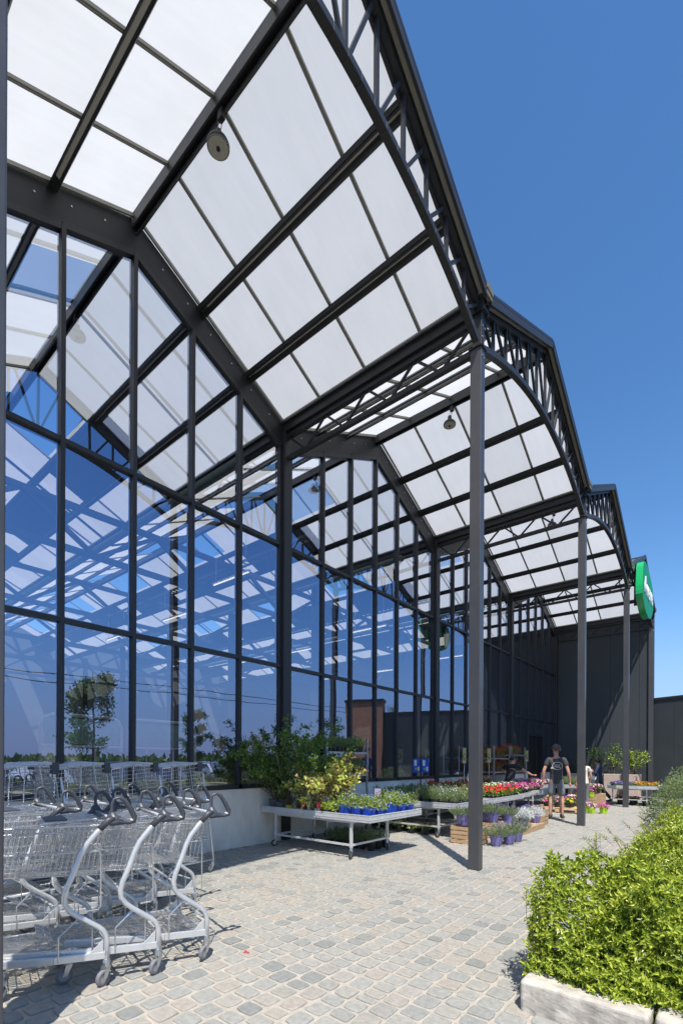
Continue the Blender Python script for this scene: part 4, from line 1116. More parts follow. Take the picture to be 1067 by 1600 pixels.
for i, (x, y, pm, sc, lab) in enumerate(((.92, 5.70, POTS, .055, 'narrow stone coloured pot at the front of the nearest bench'), (1.06, 5.70, POTK, .045, 'small black pot with a red label at the front of the nearest bench'), (1.33, 5.71, POTT, .07, 'teal pot holding red stems at the front of the nearest bench'))):
    climber((x, y, ZT), .30+.1*i, .2, LF_MID, 70, .034, .018, pm, lab, seed=20+i, potr=sc, cane=False, name='potted_shrub')
def plant_label(x, y, z, col, lab, w_=.035, h_=.05, rz=0.2):
    t = thing('plant_label', lab, 'plant label', (x, y, z), rz, group='small plant labels on the nearest bench')
    w = MB(); w.box(-w_, w_, -.0015, .0015, .09, .09+h_*2); w.build('card', col, t)
    w = MB(); w.box(-.004, .004, -.001, .001, 0, .09); w.build('stake', WHITEP, t)
REDC = mat('red_card', (.55, .05, .05), .5); LILC = mat('lilac_card', (.45, .36, .60), .5); GRNC = mat('green_card', (.25, .45, .12), .5); BLUC = mat('blue_card', (.03, .10, .50), .5)
plant_label(1.06, 5.655, ZT+.03, REDC, 'small red plant label in front of the black pot')
plant_label(1.42, 5.655, ZT+.03, REDC, 'red and white plant label beside the teal pot')
plant_label(1.62, 7.0, ZT+.12, LILC, 'lilac picture card behind the yellow-green plants', .06, .09)
plant_label(1.18, 5.66, ZT+.04, WHITEP, 'white plant label between the black and teal pots', .02, .035)

def poster(x, y, z0, z1, lab, w_=.075):
    t = thing('flower_poster', lab, 'sign', (x, y, 0), -.55, group='small flower posters on white sticks')
    w = MB(); w.box(-w_, w_, -.004, .004, z0, z1); w.build('card', mat('poster_card', (.55, .68, .30), .5, var=.2, vscale=18) if 'poster_card' not in MATS else MATS['poster_card'], t)
    w = MB(); h = z1-z0
    for fx, fz, r in ((-.4, .42, .028), (.25, .3, .03), (0, .55, .022), (.35, .6, .016)): w.lathe([(r, 0), (r*.3, .003)], 9, (fx*w_, -.0045, z0+fz*h), top=True, bot=False, axis='y')
    for i in range(len(w.v)): w.v[i] = (w.v[i][0], -.006, w.v[i][2])
    w.build('printed_flowers', FL_RED, t)
    w = MB(); w.box(-w_, w_, -.0062, -.0045, z0, z0+.05); w.build('white_strip', WHITEP, t)
    w = MB(); w.box(-.008, .008, -.003, .003, .6, z0); w.build('stick', WHITEP, t)
poster(1.0, 11.85, 1.42, 1.83, 'green poster with red flowers on a white stick, partly behind the biggest column')
poster(1.0, 13.5, 1.44, 1.85, 'green poster with red flowers on a white stick, just right of the biggest column')
poster(1.0, 16.75, 1.48, 1.85, 'green poster with red flowers on a white stick, left of the dark doorway')
def blue_sign():
    t = thing('blue_sign', 'blue and white double picture board on a dark post above the grey-green tufts', 'sign', (.75, 10.02, 0), .2)
    for s_, rz in ((-1, .45), (1, -.45)):
        w = MB(); w.box(s_*.105-.095, s_*.105+.095, -.006, .006, 1.20, 1.53); b_ = w.build('board', BLUC, t)
        w = MB(); w.box(s_*.105-.06, s_*.105+.0, -.0085, -.006, 1.36, 1.50); w.box(s_*.105+.03, s_*.105+.07, -.0085, -.006, 1.24, 1.34); w.build('white_patch', WHITEP, b_)
        w = MB(); w.lathe([(.035, 0), (.035, -.002)], 9, (s_*.105-.01, -.0095, 1.29), top=True, bot=False, axis='y'); w.build('green_patch', GRNC, b_)
    w = MB(); w.box(-.012, .012, -.03, -.006, .62, 1.5); w.build('post', BLACK, t)
blue_sign()
w = MB(); w.tube([(0, 0, .62), (.02, 0, 1.28)], .006, 6); t_ = thing('white_pennant', 'slim white pennant flag left of the biggest column', 'flag', (1.45, 11.2, 0)); w.build('pole', WHITEP, t_)
w = MB(); w.prism([(.02, 0, 1.28), (-.07, .01, 1.13), (-.05, 0, .98), (.012, 0, 1.0)], (0, .004, 0)); w.build('cloth', WHITEP, t_)

# planter boxes with shrubs against the end wall
def planter(x, y, lab, h, leafm, n, seed, spread=.3):
    t = thing('planter_box', lab, 'planter', (x, y, 0), group=None)
    w = MB(); w.box(-.29, .29, -.29, .29, 0, .96); bev(w.build('box', TERRA, t), .02)
    w = MB(); w.box(-.25, .25, -.25, .25, .962, .968); w.build('soil', SOIL, t)
    rr = random.Random(seed); st = MB(); lf = MB(); tips = []
    for k in range(9):
        p = Vector((rr.uniform(-.08, .08), rr.uniform(-.08, .08), .96)); pts = [p.copy()]; d = Vector((rr.uniform(-.5, .5), rr.uniform(-.5, .5), 1))
        for i in range(7):
            d = (d+Vector((rr.uniform(-1, 1), rr.uniform(-1, 1), rr.uniform(-.2, .3)))*spread).normalized(); p = p+d*h/7*rr.uniform(.8, 1.15); pts.append(p.copy())
        st.tube(pts, [.012-.0014*i for i in range(8)], 5); tips.append(pts)
    st.build('stems', BARK, t)
    for i in range(n):
        pts = rr.choice(tips); k = min(6, int(2+rr.random()*5)); p = pts[k].lerp(pts[k+1], rr.random())+rvec()*rr.random()*.13
        lf.leaf(p, rvec(), Vector((0, 0, 1))+rvec()*.7, .095*rr.uniform(.6, 1.2), .05)
    lf.build('foliage', leafm, t)
planter(2.55, 22.9, 'pale planter box with an upright green shrub, left one on the end wall', 1.3, LF_MID, 420, 31)
planter(3.3, 22.6, 'pale planter box with a dense yellow-green shrub beside the third column', 1.15, LF_LIME, 620, 32, .38)
planter(1.85, 22.9, 'pale planter box with a loose shrub behind the second column', 1.2, LF_MID, 240, 33)
planter(1.15, 22.9, 'pale planter box with a small shrub, farthest left on the end wall', .7, LF_MID, 160, 34)

# ------------------------------------------------------------------ hedges and kerb
def hedge():
    t = thing('hedge', 'dense bright green clipped hedge filling the lower right corner', 'hedge', (0, 0, 0))
    rr = random.Random(5)
    def prof(X, Y):      # height field
        e = 5.69+.14*math.sin(Y*1.9+.6)+.08*math.sin(Y*4.7)-.10*max(0, Y-7)/5
        dx = X-e
        dy = Y-(3.02+.06*math.sin(X*5))
        if dx < 0 or dy < 0: return 0
        Hh = .74-.030*max(0, Y-5.5)+.07*math.sin(X*3.1+Y*1.3)+.08*math.sin(Y*2.3-X)+.34*noise.noise(Vector((X*1.5, Y*1.5, 3)))+.07*noise.noise(Vector((X*5, Y*5, 0)))
        r = .75
        f1 = math.sqrt(max(0, 1-(1-min(1, dx/r))**2)); f2 = math.sqrt(max(0, 1-(1-min(1, dy/(r*1.1)))**2))
        return Hh*min(f1, 1)*min(f2, 1)
    lf = MB(); st = MB()
    def shoot(p, d, n_, L, wd):
        q = p.copy(); a = rvec()
        for i in range(n_):
            d = (d+rvec()*.12).normalized(); q2 = q+d*(L*.42)
            a = (Matrix.Rotation(R(90), 3, d) @ a); s_ = d.cross(a)
            if s_.length < .01: continue
            s_.normalize(); k = 1-.35*i/n_
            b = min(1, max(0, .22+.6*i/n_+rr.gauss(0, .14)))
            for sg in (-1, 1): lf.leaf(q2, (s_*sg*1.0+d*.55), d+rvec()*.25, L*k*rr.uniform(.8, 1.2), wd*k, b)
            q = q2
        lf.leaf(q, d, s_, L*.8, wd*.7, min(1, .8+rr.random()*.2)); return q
    n_sh = 0
    while n_sh < 11500:
        # denser close to the camera
        Y = 3.0+8.6*(rr.random()**1.9); X = 5.28+3.2*rr.random()**1.25
        H = prof(X, Y)
        if H <= .05: continue
        gx = (prof(X+.03, Y)-prof(X-.03, Y))/.06; gy = (prof(X, Y+.03)-prof(X, Y-.03))/.06
        gx = max(-3, min(3, gx)); gy = max(-3, min(3, gy))
        N_ = Vector((-gx, -gy, 1)).normalized()
        dep = abs(rr.gauss(0, .05)); p = Vector((X, Y, H))-N_*(dep+.03)
        steep = math.hypot(gx, gy)
        if steep > 1.2: p.z -= rr.random()*H*.85
        if p.z < .07: p.z = .07+rr.random()*.2
        far = Y > 6.5
        L = rr.uniform(.034, .052)*(1.25 if far else 1.0)
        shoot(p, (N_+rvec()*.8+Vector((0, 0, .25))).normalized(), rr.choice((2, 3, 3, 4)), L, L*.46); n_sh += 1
    for i in range(230):     # long stray shoots
        Y = 3.05+8*(rr.random()**1.7); X = 5.45+rr.random()*1.9 if rr.random() < .4 else 5.5+.14*math.sin(Y*1.9+.6)+.1
        H = max(.35, prof(X, Y)); d = Vector((rr.uniform(-.9, .1) if X < 5.8 else rr.uniform(-.4, .4), rr.uniform(-.5, .2), rr.uniform(.3, 1))).normalized()
        p = Vector((X, Y, H-.06 if X > 5.8 else rr.uniform(.2, .75)))
        q = shoot(p, d, rr.choice((5, 6, 7, 9)), .034, .014); st.tube([p-d*.08, q], .0022, 4)
    for i in range(5200):     # leafy faces of the two visible sides
        if rr.random() < .55:
            X = 5.55+2.6*rr.random()**1.2; Y = 3.02+abs(rr.gauss(0, .07)); z = .10+.74*rr.random(); Y += .42*(z/.8)**2.2+.05*math.sin(X*9+z*7); d0 = Vector((rr.uniform(-.5, .5), -1, rr.uniform(-.1, .8)))
        else:
            Y = 3.1+8*rr.random()**1.5; z = .05+.74*rr.random(); X = 5.69+.14*math.sin(Y*1.9+.6)+.08*math.sin(Y*4.7)-.10*max(0, Y-7)/5+abs(rr.gauss(0, .06))+.40*(z/.8)**2.2; d0 = Vector((-1, rr.uniform(-.6, .4), rr.uniform(-.1, .8)))
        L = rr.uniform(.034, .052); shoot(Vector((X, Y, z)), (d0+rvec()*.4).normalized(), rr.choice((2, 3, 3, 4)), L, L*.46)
    # ground level skirt spilling on the kerb
    for i in range(520):
        X = 5.58+rr.random()*1.6; Y = 3.02+rr.random()*.35
        shoot(Vector((X, Y, .17+rr.random()*.12)), Vector((rr.uniform(-.4, .4), -1, rr.uniform(.1, .8))).normalized(), 4, .034, .014)
    for i in range(420):     # longer soft shoots breaking the outline
        Y = 3.1+7.5*(rr.random()**1.6); X = 5.65+rr.random()*2.4; H = prof(X, Y)
        if H < .3: continue
        shoot(Vector((X, Y, H-.04)), Vector((rr.uniform(-.5, .3), rr.uniform(-.5, .3), 1)).normalized(), rr.choice((4, 5, 6)), rr.uniform(.038, .055), .02)
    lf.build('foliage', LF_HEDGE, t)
    for i in range(260):
        X = 5.85+rr.random()*2.4; Y = 3.5+rr.random()**1.5*8; H = prof(X, Y)
        if H < .2: continue
        st.tube([(X+rr.uniform(-.1, .1), Y+rr.uniform(-.1, .1), .02), (X+rr.uniform(-.05, .05), Y, H*.5), (X, Y, H*.82)], [.006, .004, .003], 5)
    st.build('branches', BARK, t)
    # shaded leaf mass inside
    w = MB()
    for i in range(9000):
        X = 5.55+rr.random()*2.9; Y = 3.1+rr.random()**1.5*9.4; H = prof(X, Y)
        if H < .15: continue
        w.leaf(Vector((X, Y, rr.uniform(.08, H*.88))), rvec(), rvec(), .06, .035)
    w.build('inner_foliage', LF_HEDGE, t)
hedge()
def sage():
    rr = random.Random(9)
    for k, (cx, cy, rx, ry, h, lab) in enumerate(((5.80, 12.9, .85, 1.0, 1.15, 'rounded grey-green bush behind the bright hedge, nearer'), (5.95, 15.4, 1.1, 1.4, 1.42, 'larger grey-green bush at the right edge behind the bright hedge'), (5.6, 18.5, .8, 1.2, 1.15, 'grey-green bush farthest back beside the orange pansies'))):
        t = thing('bush', lab, 'bush', (cx, cy, 0), group='grey-green bushes behind the hedge'); lf = MB()
        for i in range(4200):
            d = rvec(); d.z = abs(d.z); q = (.5+.5*rr.random()**.3)*(1+.14*noise.noise(d*3+Vector((k, 0, 0))))
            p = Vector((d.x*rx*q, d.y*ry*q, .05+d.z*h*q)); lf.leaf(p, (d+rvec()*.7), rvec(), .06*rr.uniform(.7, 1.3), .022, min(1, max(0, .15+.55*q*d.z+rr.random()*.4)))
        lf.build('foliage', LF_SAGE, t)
        w = MB()
        for i in range(10): a = rr.random()*6.28; w.tube([(0, 0, 0), (math.cos(a)*rx*.4, math.sin(a)*ry*.4, h*.4), (math.cos(a)*rx*.7, math.sin(a)*ry*.7, h*.8)], [.02, .012, .004], 5)
        w.build('branches', BARK, t)
sage()
w = MB(); w.box(5.60, 9.0, 3.22, 24, -.06, .03); tag(w.build('soil_bed', SOIL), kind='structure')
KERB = mat('weathered_kerb', (.42, .385, .33), .88, var=.38, vscale=9, bump=.5, bscale=28)
def kerbs():
    def stone(x0, x1, y0, y1, lab, seed):
        rr = random.Random(seed); q = MB(); nx, ny = max(2, int((x1-x0)/.04)), max(2, int((y1-y0)/.04)); h = .145
        me = bmesh.new(); bmesh.ops.create_cube(me, size=1)
        bmesh.ops.subdivide_edges(me, edges=me.edges[:], cuts=6, use_grid_fill=True)
        for v in me.verts:
            v.co = Vector(((x0+x1)/2+v.co.x*(x1-x0), (y0+y1)/2+v.co.y*(y1-y0), .055+v.co.z*(h+.11)/1))
        m = bpy.data.meshes.new('kerb_stone'); me.to_mesh(m); me.free(); m.materials.append(KERB)
        o = bpy.data.objects.new('kerb_stone', m); COL.objects.link(o); tag(o, lab, 'kerb stone', 'kerb stones round the hedge bed')
        b = o.modifiers.new('bevel', 'BEVEL'); b.width = .022; b.segments = 3; b.angle_limit = R(50)
        s_ = o.modifiers.new('sub', 'SUBSURF'); s_.subdivision_type = 'SIMPLE'; s_.levels = 1; s_.render_levels = 1
        tx = bpy.data.textures.new('rough', 'CLOUDS'); tx.noise_scale = .09
        d = o.modifiers.new('rough', 'DISPLACE'); d.texture = tx; d.strength = .014; d.mid_level = .5; d.texture_coords = 'GLOBAL'
    stone(5.56, 6.22, 2.88, 3.20, 'pale rough kerb stone at the corner of the hedge bed', 1)
    stone(6.235, 7.1, 2.89, 3.20, 'kerb stone continuing to the right along the near edge of the bed', 2)
    stone(7.115, 8.0, 2.89, 3.20, 'kerb stone outside to the far right of the near edge of the bed', 3)
    y = 3.215; k = 0
    while y < 16:
        stone(5.56, 5.72, y, y+.98, 'kerb stone under the overhanging hedge beside the path, %s from the corner' % ORD[min(14, k)], 4+k); y += 1.0; k += 1
kerbs()

w = MB()
for dx, dy in ((0, 0), (.022, .012), (-.015, .02)): w.leaf(Vector((dx, dy, .004)), Vector((1, .4, .12)), Vector((0, 0, 1)), .03, .018)
o = w.build('fallen_petals', FL_RED); o.location = (3.63, 2.36, .0); tag(o, 'few fallen red petals lying on the open paving', 'petals')
# ------------------------------------------------------------------ what the glass mirrors: trees, houses, cars, wires
def tree(x, y, h, cw, lab, seed, leafm=LF_DARK, n=4600):
    t = thing('tree', lab, 'tree', (x, y, -.05), group='young trees mirrored in the glass'); rr = random.Random(seed); w = MB()
    w.tube([(0, 0, 0), (.03, .02, h*.3), (-.02, .03, h*.6), (.02, 0, h*.95)], [.07, .055, .035, .01], 8); ends = []
    for k in range(22):
        z = h*rr.uniform(.34, .9); a = rr.uniform(0, 6.28); L_ = cw*rr.uniform(.5, 1.0)*(1-.55*max(0, (z/h-.55)))
        e = Vector((math.cos(a)*L_, math.sin(a)*L_, z+L_*rr.uniform(.1, .6))); s0 = Vector((0, 0, z)); md = s0.lerp(e, .5)+Vector((0, 0, -.05))
        w.tube([s0, md, e], [.02, .012, .004], 5); ends += [md, e, e.lerp(md, .5)]
    w.build('trunk', BARK, t); lf = MB()
    for i in range(n):
        c = rr.choice(ends); p = c+rvec()*(rr.random()**.5)*cw*.24; lf.leaf(p, rvec(), rvec(), .13, .075)
    lf.build('crown', leafm, t)
tree(14.0, 8.7, 5.4, 1.25, 'young leafy tree mirrored in the glass above the trolleys', 41)
tree(14.0, 13.4, 4.3, .85, 'smaller young tree mirrored in the glass left of the big post', 42, n=2800)
tree(15.0, 21.0, 4.6, 1.1, 'tree mirrored behind the nearest bench plants', 43, n=1800)
tree(16.0, 26.0, 4.9, 1.2, 'tree mirrored just left of the brick pier', 44, n=1800)
tree(17.0, 36.0, 6.8, 1.6, 'tree top rising over the mirrored dark wall', 45, n=1600)
def brick_pier():
    d = Vector((math.sin(R(66)), -math.cos(R(66)), 0)); p = Vector((3.62, yc(4)+.30, 0))+d*5.52
    t = thing('brick_pier', 'red brick pier ending the low dark wall, mirrored in the second glass bay', 'pier', (p.x, p.y, 0), R(-24))
    m = bpy.data.materials.new('brick_bond'); m.use_nodes = True; N = m.node_tree.nodes; L = m.node_tree.links
    b = N['Principled BSDF']; k = N.new('ShaderNodeTexBrick'); tc = N.new('ShaderNodeTexCoord'); mp = N.new('ShaderNodeMapping'); mp.inputs['Rotation'].default_value = (R(90), 0, 0)
    k.inputs['Color1'].default_value = (.58, .23, .11, 1); k.inputs['Color2'].default_value = (.44, .16, .08, 1); k.inputs['Mortar'].default_value = (.40, .34, .28, 1); k.inputs['Scale'].default_value = 4.5; k.inputs['Mortar Size'].default_value = .012
    L.new(tc.outputs['Object'], mp.inputs[0]); L.new(mp.outputs[0], k.inputs[0]); L.new(k.outputs[0], b.inputs['Base Color']); b.inputs['Roughness'].default_value = .85
    w = MB(); w.box(0, 1.9, -.3, .5, -.05, 4.72); w.build('wall', m, t)
    w = MB(); w.box(-.06, 1.96, -.36, .56, 4.722, 4.86); w.build('coping', STEEL, t)
brick_pier()
def woods():
    rr = random.Random(77); lf = MB()
    for i in range(9000):
        y = rr.uniform(-60, 260); x = 95+rr.uniform(-8, 8); k = noise.noise(Vector((y*.05, 3, 0)))+.5*noise.noise(Vector((y*.2, 7, 0)))
        H = 1.6+1.1*k; lf.leaf(Vector((x, y, rr.uniform(0, max(.6, H)))), rvec(), rvec(), 1.7, 1.2)
    tag(lf.build('distant_woods', LF_DARK), 'low dark line of trees on the horizon mirrored at the foot of the glass', 'woods', kind='stuff')
woods()
def car(x, y, rz, paint, lab):
    t = thing('parked_car', lab, 'car', (x, y, -.05), rz, group='cars parked opposite the glass wall')
    prof = [(-2.1, .35), (-2.12, .62), (-1.95, .86), (-1.1, .95), (-.55, 1.38), (.75, 1.42), (1.55, 1.02), (2.02, .95), (2.1, .6), (2.05, .34)]
    w = MB(); secs = [(-.82, .93, .9), (-.72, 1, 1), (0, 1.01, 1.02), (.72, 1, 1), (.82, .93, .9)]
    for yy, kx, kz in secs:
        for px, pz in prof: w.v.append((px*kx, yy*(1 if pz < 1 else .86), .3+(pz-.3)*kz))
    n = len(prof)
    for i in range(len(secs)-1):
        for j in range(n): w.face([i*n+j, i*n+(j+1) % n, (i+1)*n+(j+1) % n, (i+1)*n+j], .5)
    w.face(list(range(n))[::-1], .5); w.face(range((len(secs)-1)*n, len(secs)*n), .5)
    bev(w.build('body', paint, t, True), .04, 3)
    for s_ in (-1, 1):
        w = MB(); w.prism([(-1.0, s_*.735, .96), (-.52, s_*.70, 1.32), (.08, s_*.70, 1.35), (.08, s_*.735, .96)], (0, s_*.01, 0)); w.build('side_window', GREYPL, t)
        w = MB(); w.prism([(.14, s_*.735, .96), (.14, s_*.70, 1.35), (.72, s_*.70, 1.36), (1.35, s_*.735, 1.0)], (0, s_*.01, 0)); w.build('side_window', GREYPL, t)
        for xx in (-1.3, 1.3):
            w = MB(); w.lathe([(.2, 0), (.31, .01), (.33, .05), (.33, .17), (.31, .21), (.2, .22)], 20, (xx, s_*.76-.11, .33), top=True, axis='y'); wh = w.build('wheel', BLACK, t)
            w = MB(); w.lathe([(.19, 0), (.19, .01)], 16, (xx, s_*.88-.005, .33), top=True, axis='y'); w.build('rim', GALV, wh)
    w = MB()
    for yy in (-.6, .6): w.box(-2.13, -2.05, yy-.14, yy+.14, .62, .76)
    w.build('headlights', WHITEP, t)
car(11.0, 5.6, R(0), mat('white_car_paint', (.75, .75, .76), .25, coat=.6), 'white parked car mirrored behind the trolley handles')
car(11.2, 9.2, R(3), mat('dark_car_paint', (.03, .035, .06), .25, coat=.6), 'dark blue parked car mirrored behind the tall wire carts')
car(10.9, 12.4, R(-2), mat('grey_car_paint', (.35, .36, .38), .25, .4, coat=.6), 'silver parked car mirrored beside the nearest bench')
car(11.1, 2.4, R(2), mat('red_car_paint', (.30, .03, .02), .25, coat=.6), 'dark red parked car mirrored at the left edge of the glass')
for z, y_, l in ((7.0, 30.0, 'lower overhead wire mirrored across the glass'), (7.55, 30.0, 'upper overhead wire mirrored across the glass')):
    w = MB(); w.tube([(y_, -60+8*i, z+.25*math.sin(i*.6)) for i in range(26)], .03, 5); tag(w.build('overhead_wire', BLACK), l, 'wire')
for y_ in (-30, 60):
    t_ = thing('utility_pole', 'wooden utility pole carrying the overhead wires'+(', far end' if y_ > 0 else ', near end'), 'pole', (30, y_, -.05)); w = MB(); w.lathe([(.14, 0), (.10, 8)], 12, top=True); w.build('shaft', BARK, t_)
    w = MB(); w.box(-.05, .05, -.6, .6, 7.4, 7.5); w.build('cross_arm', BARK, t_)

# ------------------------------------------------------------------ people
def skinmesh(name, V, E, Rd, mt, parent, sub=2, root=0):
    me = bpy.data.meshes.new(name); me.from_pydata([tuple(v) for v in V], E, []); me.update()
    o = bpy.data.objects.new(name, me); COL.objects.link(o)
    sk = o.modifiers.new('skin', 'SKIN'); sk.use_smooth_shade = True; sk.branch_smoothing = .4
    dat = me.skin_vertices[0].data
    for i, r in enumerate(Rd):
        dat[i].radius = r if isinstance(r, tuple) else (r, r); dat[i].use_root = (i == root)
    if sub: ss = o.modifiers.new('sub', 'SUBSURF'); ss.levels = sub; ss.render_levels = sub
    dg = bpy.context.evaluated_depsgraph_get(); m2 = bpy.data.meshes.new_from_object(o.evaluated_get(dg)); m2.name = name
    bpy.data.objects.remove(o); m2.materials.clear(); m2.materials.append(mt)
    o = bpy.data.objects.new(name, m2); COL.objects.link(o); o.parent = parent
    for p in m2.polygons: p.use_smooth = True
    return o
class G:
    def __init__(s): s.V = []; s.E = []; s.R = []
    def a(s, p, r, par=None):
        s.V.append(Vector(p)); s.R.append(r)
        if par is not None: s.E.append((par, len(s.V)-1))
        return len(s.V)-1
def person(loc, rz, lab, J, skin=SKIN, top=SHIRTB, bottom=GREYC, hair=HAIRM, long_hair=False, long_sleeve=False, long_leg=False, shoe=SHOEM, sc=1.0, logo=False, top_hem=.94):
    """J: joint dict in local coords (x right of the person, y ahead, z up), metres for a 1.78 m figure"""
    t = thing('person', lab, 'person', loc, rz); t.scale = (sc,)*3
    V3 = lambda k: Vector(J[k])
    g = G(); pel = g.a(V3('pelvis'), (.13, .10)); ab = g.a(V3('pelvis').lerp(V3('chest'), .45), (.11, .075), pel); ch = g.a(V3('chest'), (.115, .075), ab)
    uc = g.a(V3('chest').lerp(V3('neck'), .45), (.095, .066), ch); nk = g.a(V3('neck'), .048, uc)
    hd = V3('head'); hf = (V3('face')-hd).normalized(); upv = (hd-V3('neck')).normalized()
    h0 = g.a(hd-upv*.055+hf*.012, (.058, .062), nk); h1 = g.a(hd+upv*.005+hf*.0, (.073, .086), h0); h2 = g.a(hd+upv*.06-hf*.008, (.070, .084), h1); g.a(hd+upv*.095-hf*.012, (.045, .056), h2)
    n1 = g.a(hd-upv*.012+hf*.088, .014, h1); g.a(hd-upv*.03+hf*.108, .010, n1)
    g.a(hd-upv*.085+hf*.07, .026, h0)
    sidev = upv.cross(hf).normalized()
    for s_ in (-1, 1): e = g.a(hd-upv*.005+sidev*s_*.078-hf*.01, .014, h1); g.a(hd+upv*.018+sidev*s_*.090-hf*.018, .012, e)
    for s_, S in ((-1, 'l'), (1, 'r')):
        sh = g.a(V3('sh_'+S), .046, uc); el = g.a(V3('el_'+S), .040, sh); md = g.a(V3('el_'+S).lerp(V3('wr_'+S), .3), .041, el); wr = g.a(V3('wr_'+S), .025, md)
        hdv = (V3('hand_'+S)-V3('wr_'+S)).normalized(); side = V3('palm_'+S) if 'palm_'+S in J else Vector((0, 1, 0))
        side = (side-hdv*side.dot(hdv)).normalized(); nn = hdv.cross(side)
        w0 = V3('wr_'+S); pm = g.a(w0+hdv*.055, (.036, .018), wr)
        for i, (off, L_) in enumerate(((-.030, .062), (-.010, .078), (.010, .074), (.028, .058))):
            a = g.a(w0+hdv*.095+side*off, .0100, pm); b_ = g.a(w0+hdv*(.095+L_*.5)+side*off+nn*.010*s_, .0090, a); g.a(w0+hdv*(.095+L_*.86)+side*off+nn*.034*s_, .0072, b_)
        a = g.a(w0+hdv*.045+side*-.036+nn*.012*s_, .012, pm); b_ = g.a(w0+hdv*.075+side*-.058+nn*.020*s_, .0105, a); g.a(w0+hdv*.105+side*-.062+nn*.026*s_, .008, b_)
        hp = g.a(V3('hip_'+S), .082, pel); kn = g.a(V3('kn_'+S), .056, hp); cf = g.a(V3('kn_'+S).lerp(V3('an_'+S), .32)+Vector((0, -.014, 0)), .056, kn); an = g.a(V3('an_'+S), .036, cf); g.a(V3('toe_'+S), .030, an)
    skinmesh('body', g.V, g.E, g.R, skin, t)
    # top
    c = G(); p00 = c.a(V3('pelvis').lerp(V3('chest'), -.42), (.168, .128)); p0 = c.a(V3('pelvis').lerp(V3('chest'), -.10), (.158, .118), p00); p1 = c.a(V3('pelvis').lerp(V3('chest'), .35), (.146, .108), p0); p2 = c.a(V3('chest').lerp(V3('pelvis'), .05), (.178, .122), p1); p3 = c.a(V3('chest').lerp(V3('neck'), .42), (.128, .104), p2); c.a(V3('chest').lerp(V3('neck'), .74), (.062, .060), p3)
    for S in 'lr':
        a = c.a(V3('sh_'+S), .068, p2 if False else p3); b_ = c.a(V3('sh_'+S).lerp(V3('el_'+S), .62), .066, a)
        if long_sleeve: e = c.a(V3('el_'+S), .056, b_); c.a(V3('wr_'+S).lerp(V3('el_'+S), .12), .046, e)
    tp = skinmesh('top', c.V, c.E, c.R, top, t)
    # trousers or shorts
    c = G(); p0 = c.a(V3('pelvis').lerp(V3('chest'), .30), (.130, .096)); p1 = c.a(V3('pelvis')-Vector((0, 0, .05)), (.150, .115), p0)
    for S in 'lr':
        a = c.a(V3('hip_'+S)-Vector((0, 0, .04)), .102, p1)
        if long_leg: k = c.a(V3('kn_'+S), .074, a); c.a(V3('an_'+S)+Vector((0, 0, .05)), .060, k)
        else: m_ = c.a(V3('hip_'+S).lerp(V3('kn_'+S), .5), .097, a); c.a(V3('hip_'+S).lerp(V3('kn_'+S), .92), .090, m_)
    skinmesh('trousers' if long_leg else 'shorts', c.V, c.E, c.R, bottom, t)
    for S in 'lr':
        c = G(); an = V3('an_'+S); to = V3('toe_'+S); d = (to-an); d.z = 0; d.normalize()
        a = c.a(an+Vector((0, 0, .05)), .052); b_ = c.a(an-d*.03-Vector((0, 0, .030)), .048, a); m_ = c.a(Vector((an.x, an.y, an.z-.045))+d*.10, (.046, .036), b_); c.a(Vector((an.x, an.y, an.z-.055))+d*.19, (.040, .028), m_)
        skinmesh('boot', c.V, c.E, c.R, shoe, t)
    w = MB(); nu, nv = 20, 12; cen = hd+upv*.022-hf*.004; idx = {}
    for a in range(nv+1):
        for b_ in range(nu):
            th = math.pi*a/nv; ph = 2*math.pi*b_/nu
            q = (math.sin(th)*math.cos(ph), math.sin(th)*math.sin(ph), math.cos(th)); k = 1+rnd.uniform(-.02, .03)
            idx[a, b_] = len(w.v); w.v.append(tuple(cen+(sidev*q[0]*.085+hf*q[1]*.103+upv*q[2]*.112)*k))
    for a in range(nv):
        for b_ in range(nu):
            th = math.pi*(a+.5)/nv; ph = 2*math.pi*(b_+.5)/nu; f_, u_ = math.sin(th)*math.sin(ph), math.cos(th)
            if u_ > (-.12+.62*f_ if not long_hair else -.35+.85*f_): w.face([idx[a, b_], idx[a+1, b_], idx[a+1, (b_+1) % nu], idx[a, (b_+1) % nu]], .5)
    o_ = w.build('hair', hair, t, True); sm_ = o_.modifiers.new('thick', 'SOLIDIFY'); sm_.thickness = .014; sm_.offset = -1
    if long_hair:
        w = MB(); w.tube([hd+upv*.03-hf*.09, hd-upv*.01-hf*.135, hd-upv*.09-hf*.15, hd-upv*.20-hf*.14], [.028, .036, .030, .010], 10); w.build('ponytail', hair, t, True)
    if logo:
        cc = V3('pelvis').lerp(V3('chest'), .80)+Vector((.03, -.126, .03)); w = MB()
        ring = [(cc.x+.105*math.cos(a)*1.0, cc.y-.006-.0*abs(math.cos(a)), cc.z+.088*math.sin(a)) for a in [2*math.pi*i/28 for i in range(28)]]
        ring = [(x, y+.32*(x-.0)**2*1.9, z) for x, y, z in ring]
        w.tube(ring, .0042, 5, closed=True)
        for k, (zz, x0, x1) in enumerate(((.02, -.06, .055), (-.008, -.07, .045), (-.034, -.03, .06))):
            pts = [(cc.x+x0+(x1-x0)*i/9, cc.y-.007, cc.z+zz+.007*math.sin(i*2.4+k)) for i in range(10)]; w.tube([(x, y+.6*x*x, z) for x, y, z in pts], .0055, 4)
        w.tube([(cc.x-.115+.02*math.cos(i*1.1), cc.y+.004, cc.z-.06+.02*math.sin(i*1.1)+.004*i) for i in range(7)], .007, 4)
        w.build('back_print', WHITEP, tp)
    return t
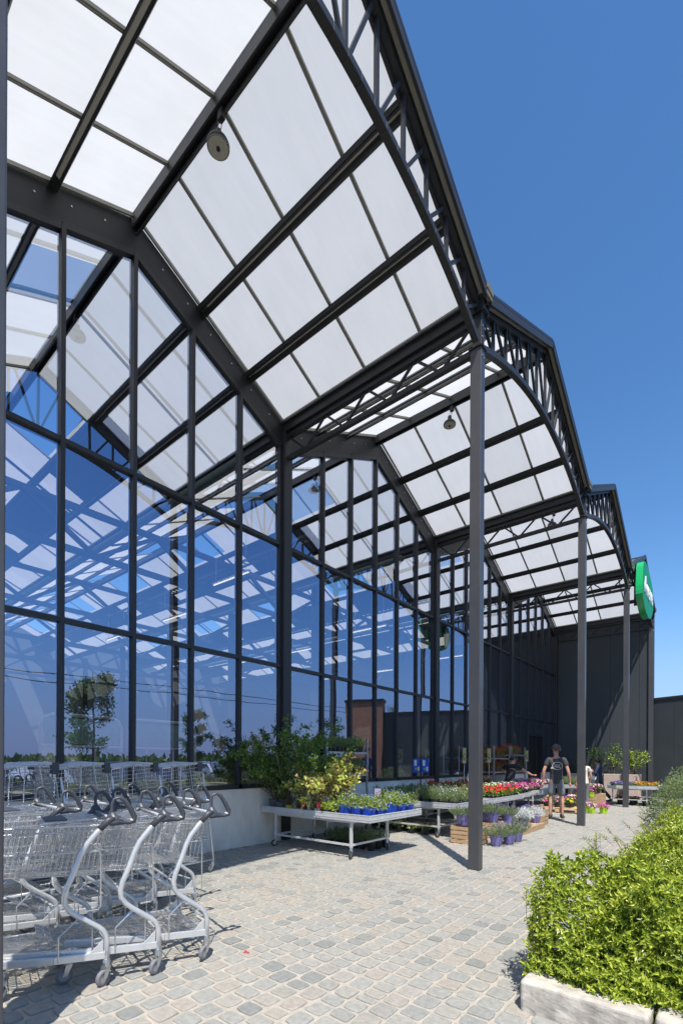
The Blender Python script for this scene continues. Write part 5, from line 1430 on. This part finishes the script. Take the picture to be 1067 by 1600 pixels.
def stand(arm=.30, **kw):
    J = dict(pelvis=(0, 0, .95), chest=(0, -.01, 1.30), neck=(0, -.01, 1.49), head=(0, .015, 1.63), face=(0, .5, 1.60),
             sh_l=(-.168, -.015, 1.42), el_l=(-.255, -.03, 1.13), wr_l=(-.285, .05, .90), hand_l=(-.285, .09, .78),
             sh_r=(.168, -.015, 1.42), el_r=(.255, -.03, 1.13), wr_r=(.285, .05, .90), hand_r=(.285, .09, .78),
             hip_l=(-.095, 0, .88), kn_l=(-.115, .02, .50), an_l=(-.125, -.01, .10), toe_l=(-.15, .15, .03),
             hip_r=(.095, 0, .88), kn_r=(.115, .02, .50), an_r=(.125, -.01, .10), toe_r=(.15, .15, .03))
    J.update(kw); return J
person((3.02, 12.92, 0), R(12), 'man seen from behind in a dark t-shirt with round white print and grey shorts', stand(face=(-.35, .45, 1.52), head=(-.01, .03, 1.635), toe_l=(-.20, .14, .03), el_l=(-.27, -.05, 1.14), wr_l=(-.29, .0, .90), hand_l=(-.28, .04, .78)),
       top=SHIRTG, bottom=GREYC, hair=HAIRG, sc=1.085, logo=True)
# stooping worker
person((1.42, 14.0, 0), R(8), 'worker in a black t-shirt stooping over the plant benches', stand(pelvis=(0, 0, .93), chest=(.03, .16, 1.25), neck=(.04, .24, 1.41), head=(.04, .31, 1.52), face=(.35, .75, 1.30),
       sh_l=(-.15, .16, 1.36), el_l=(-.26, .34, 1.16), wr_l=(-.10, .52, 1.10), hand_l=(-.04, .62, 1.08), sh_r=(.20, .16, 1.35), el_r=(.40, .22, 1.18), wr_r=(.55, .38, 1.08), hand_r=(.62, .46, 1.06)), top=SHIRTB, bottom=SHIRTB, hair=HAIRM, long_leg=True, sc=1.0)
# woman in navy, walking to the left
person((2.82, 18.95, 0), R(80), 'woman in a navy jacket and black trousers holding a white purse, walking left', stand(chest=(0, .03, 1.29), neck=(0, .05, 1.47), head=(0, .085, 1.60), face=(.1, .5, 1.50),
       el_l=(-.26, .06, 1.12), wr_l=(-.10, .24, 1.16), hand_l=(-.06, .27, 1.27), el_r=(.26, .02, 1.13), wr_r=(.12, .25, 1.02), hand_r=(.06, .32, 1.0),
       kn_l=(-.11, .12, .50), an_l=(-.12, .10, .10), toe_l=(-.13, .26, .03), kn_r=(.11, -.10, .50), an_r=(.12, -.36, .15), toe_r=(.13, -.22, .03)), top=NAVY, bottom=SHIRTB, hair=HAIRM, long_hair=True, long_sleeve=True, long_leg=True, shoe=BLACK, sc=.93)
w = MB(); w.prism([(-.12, -.015, 0), (.12, -.015, .0), (.11, -.015, .11), (-.11, -.015, .11)], (0, .03, 0)); o = w.build('purse', WHITEP); o.location = (2.62, 18.80, .86); o.rotation_euler = (0, .25, R(15)); tag(bev(o, .01), 'small white purse held by the woman in navy', 'purse')
person((2.98, 16.05, 0), R(60), 'person in a cream t-shirt mostly hidden behind the second column', stand(chest=(0, .06, 1.27), neck=(0, .12, 1.44), head=(0, .18, 1.56), face=(0, .6, 1.40)), top=CREAM, bottom=GREYC, hair=HAIRM, long_hair=True, long_leg=True, sc=.92)
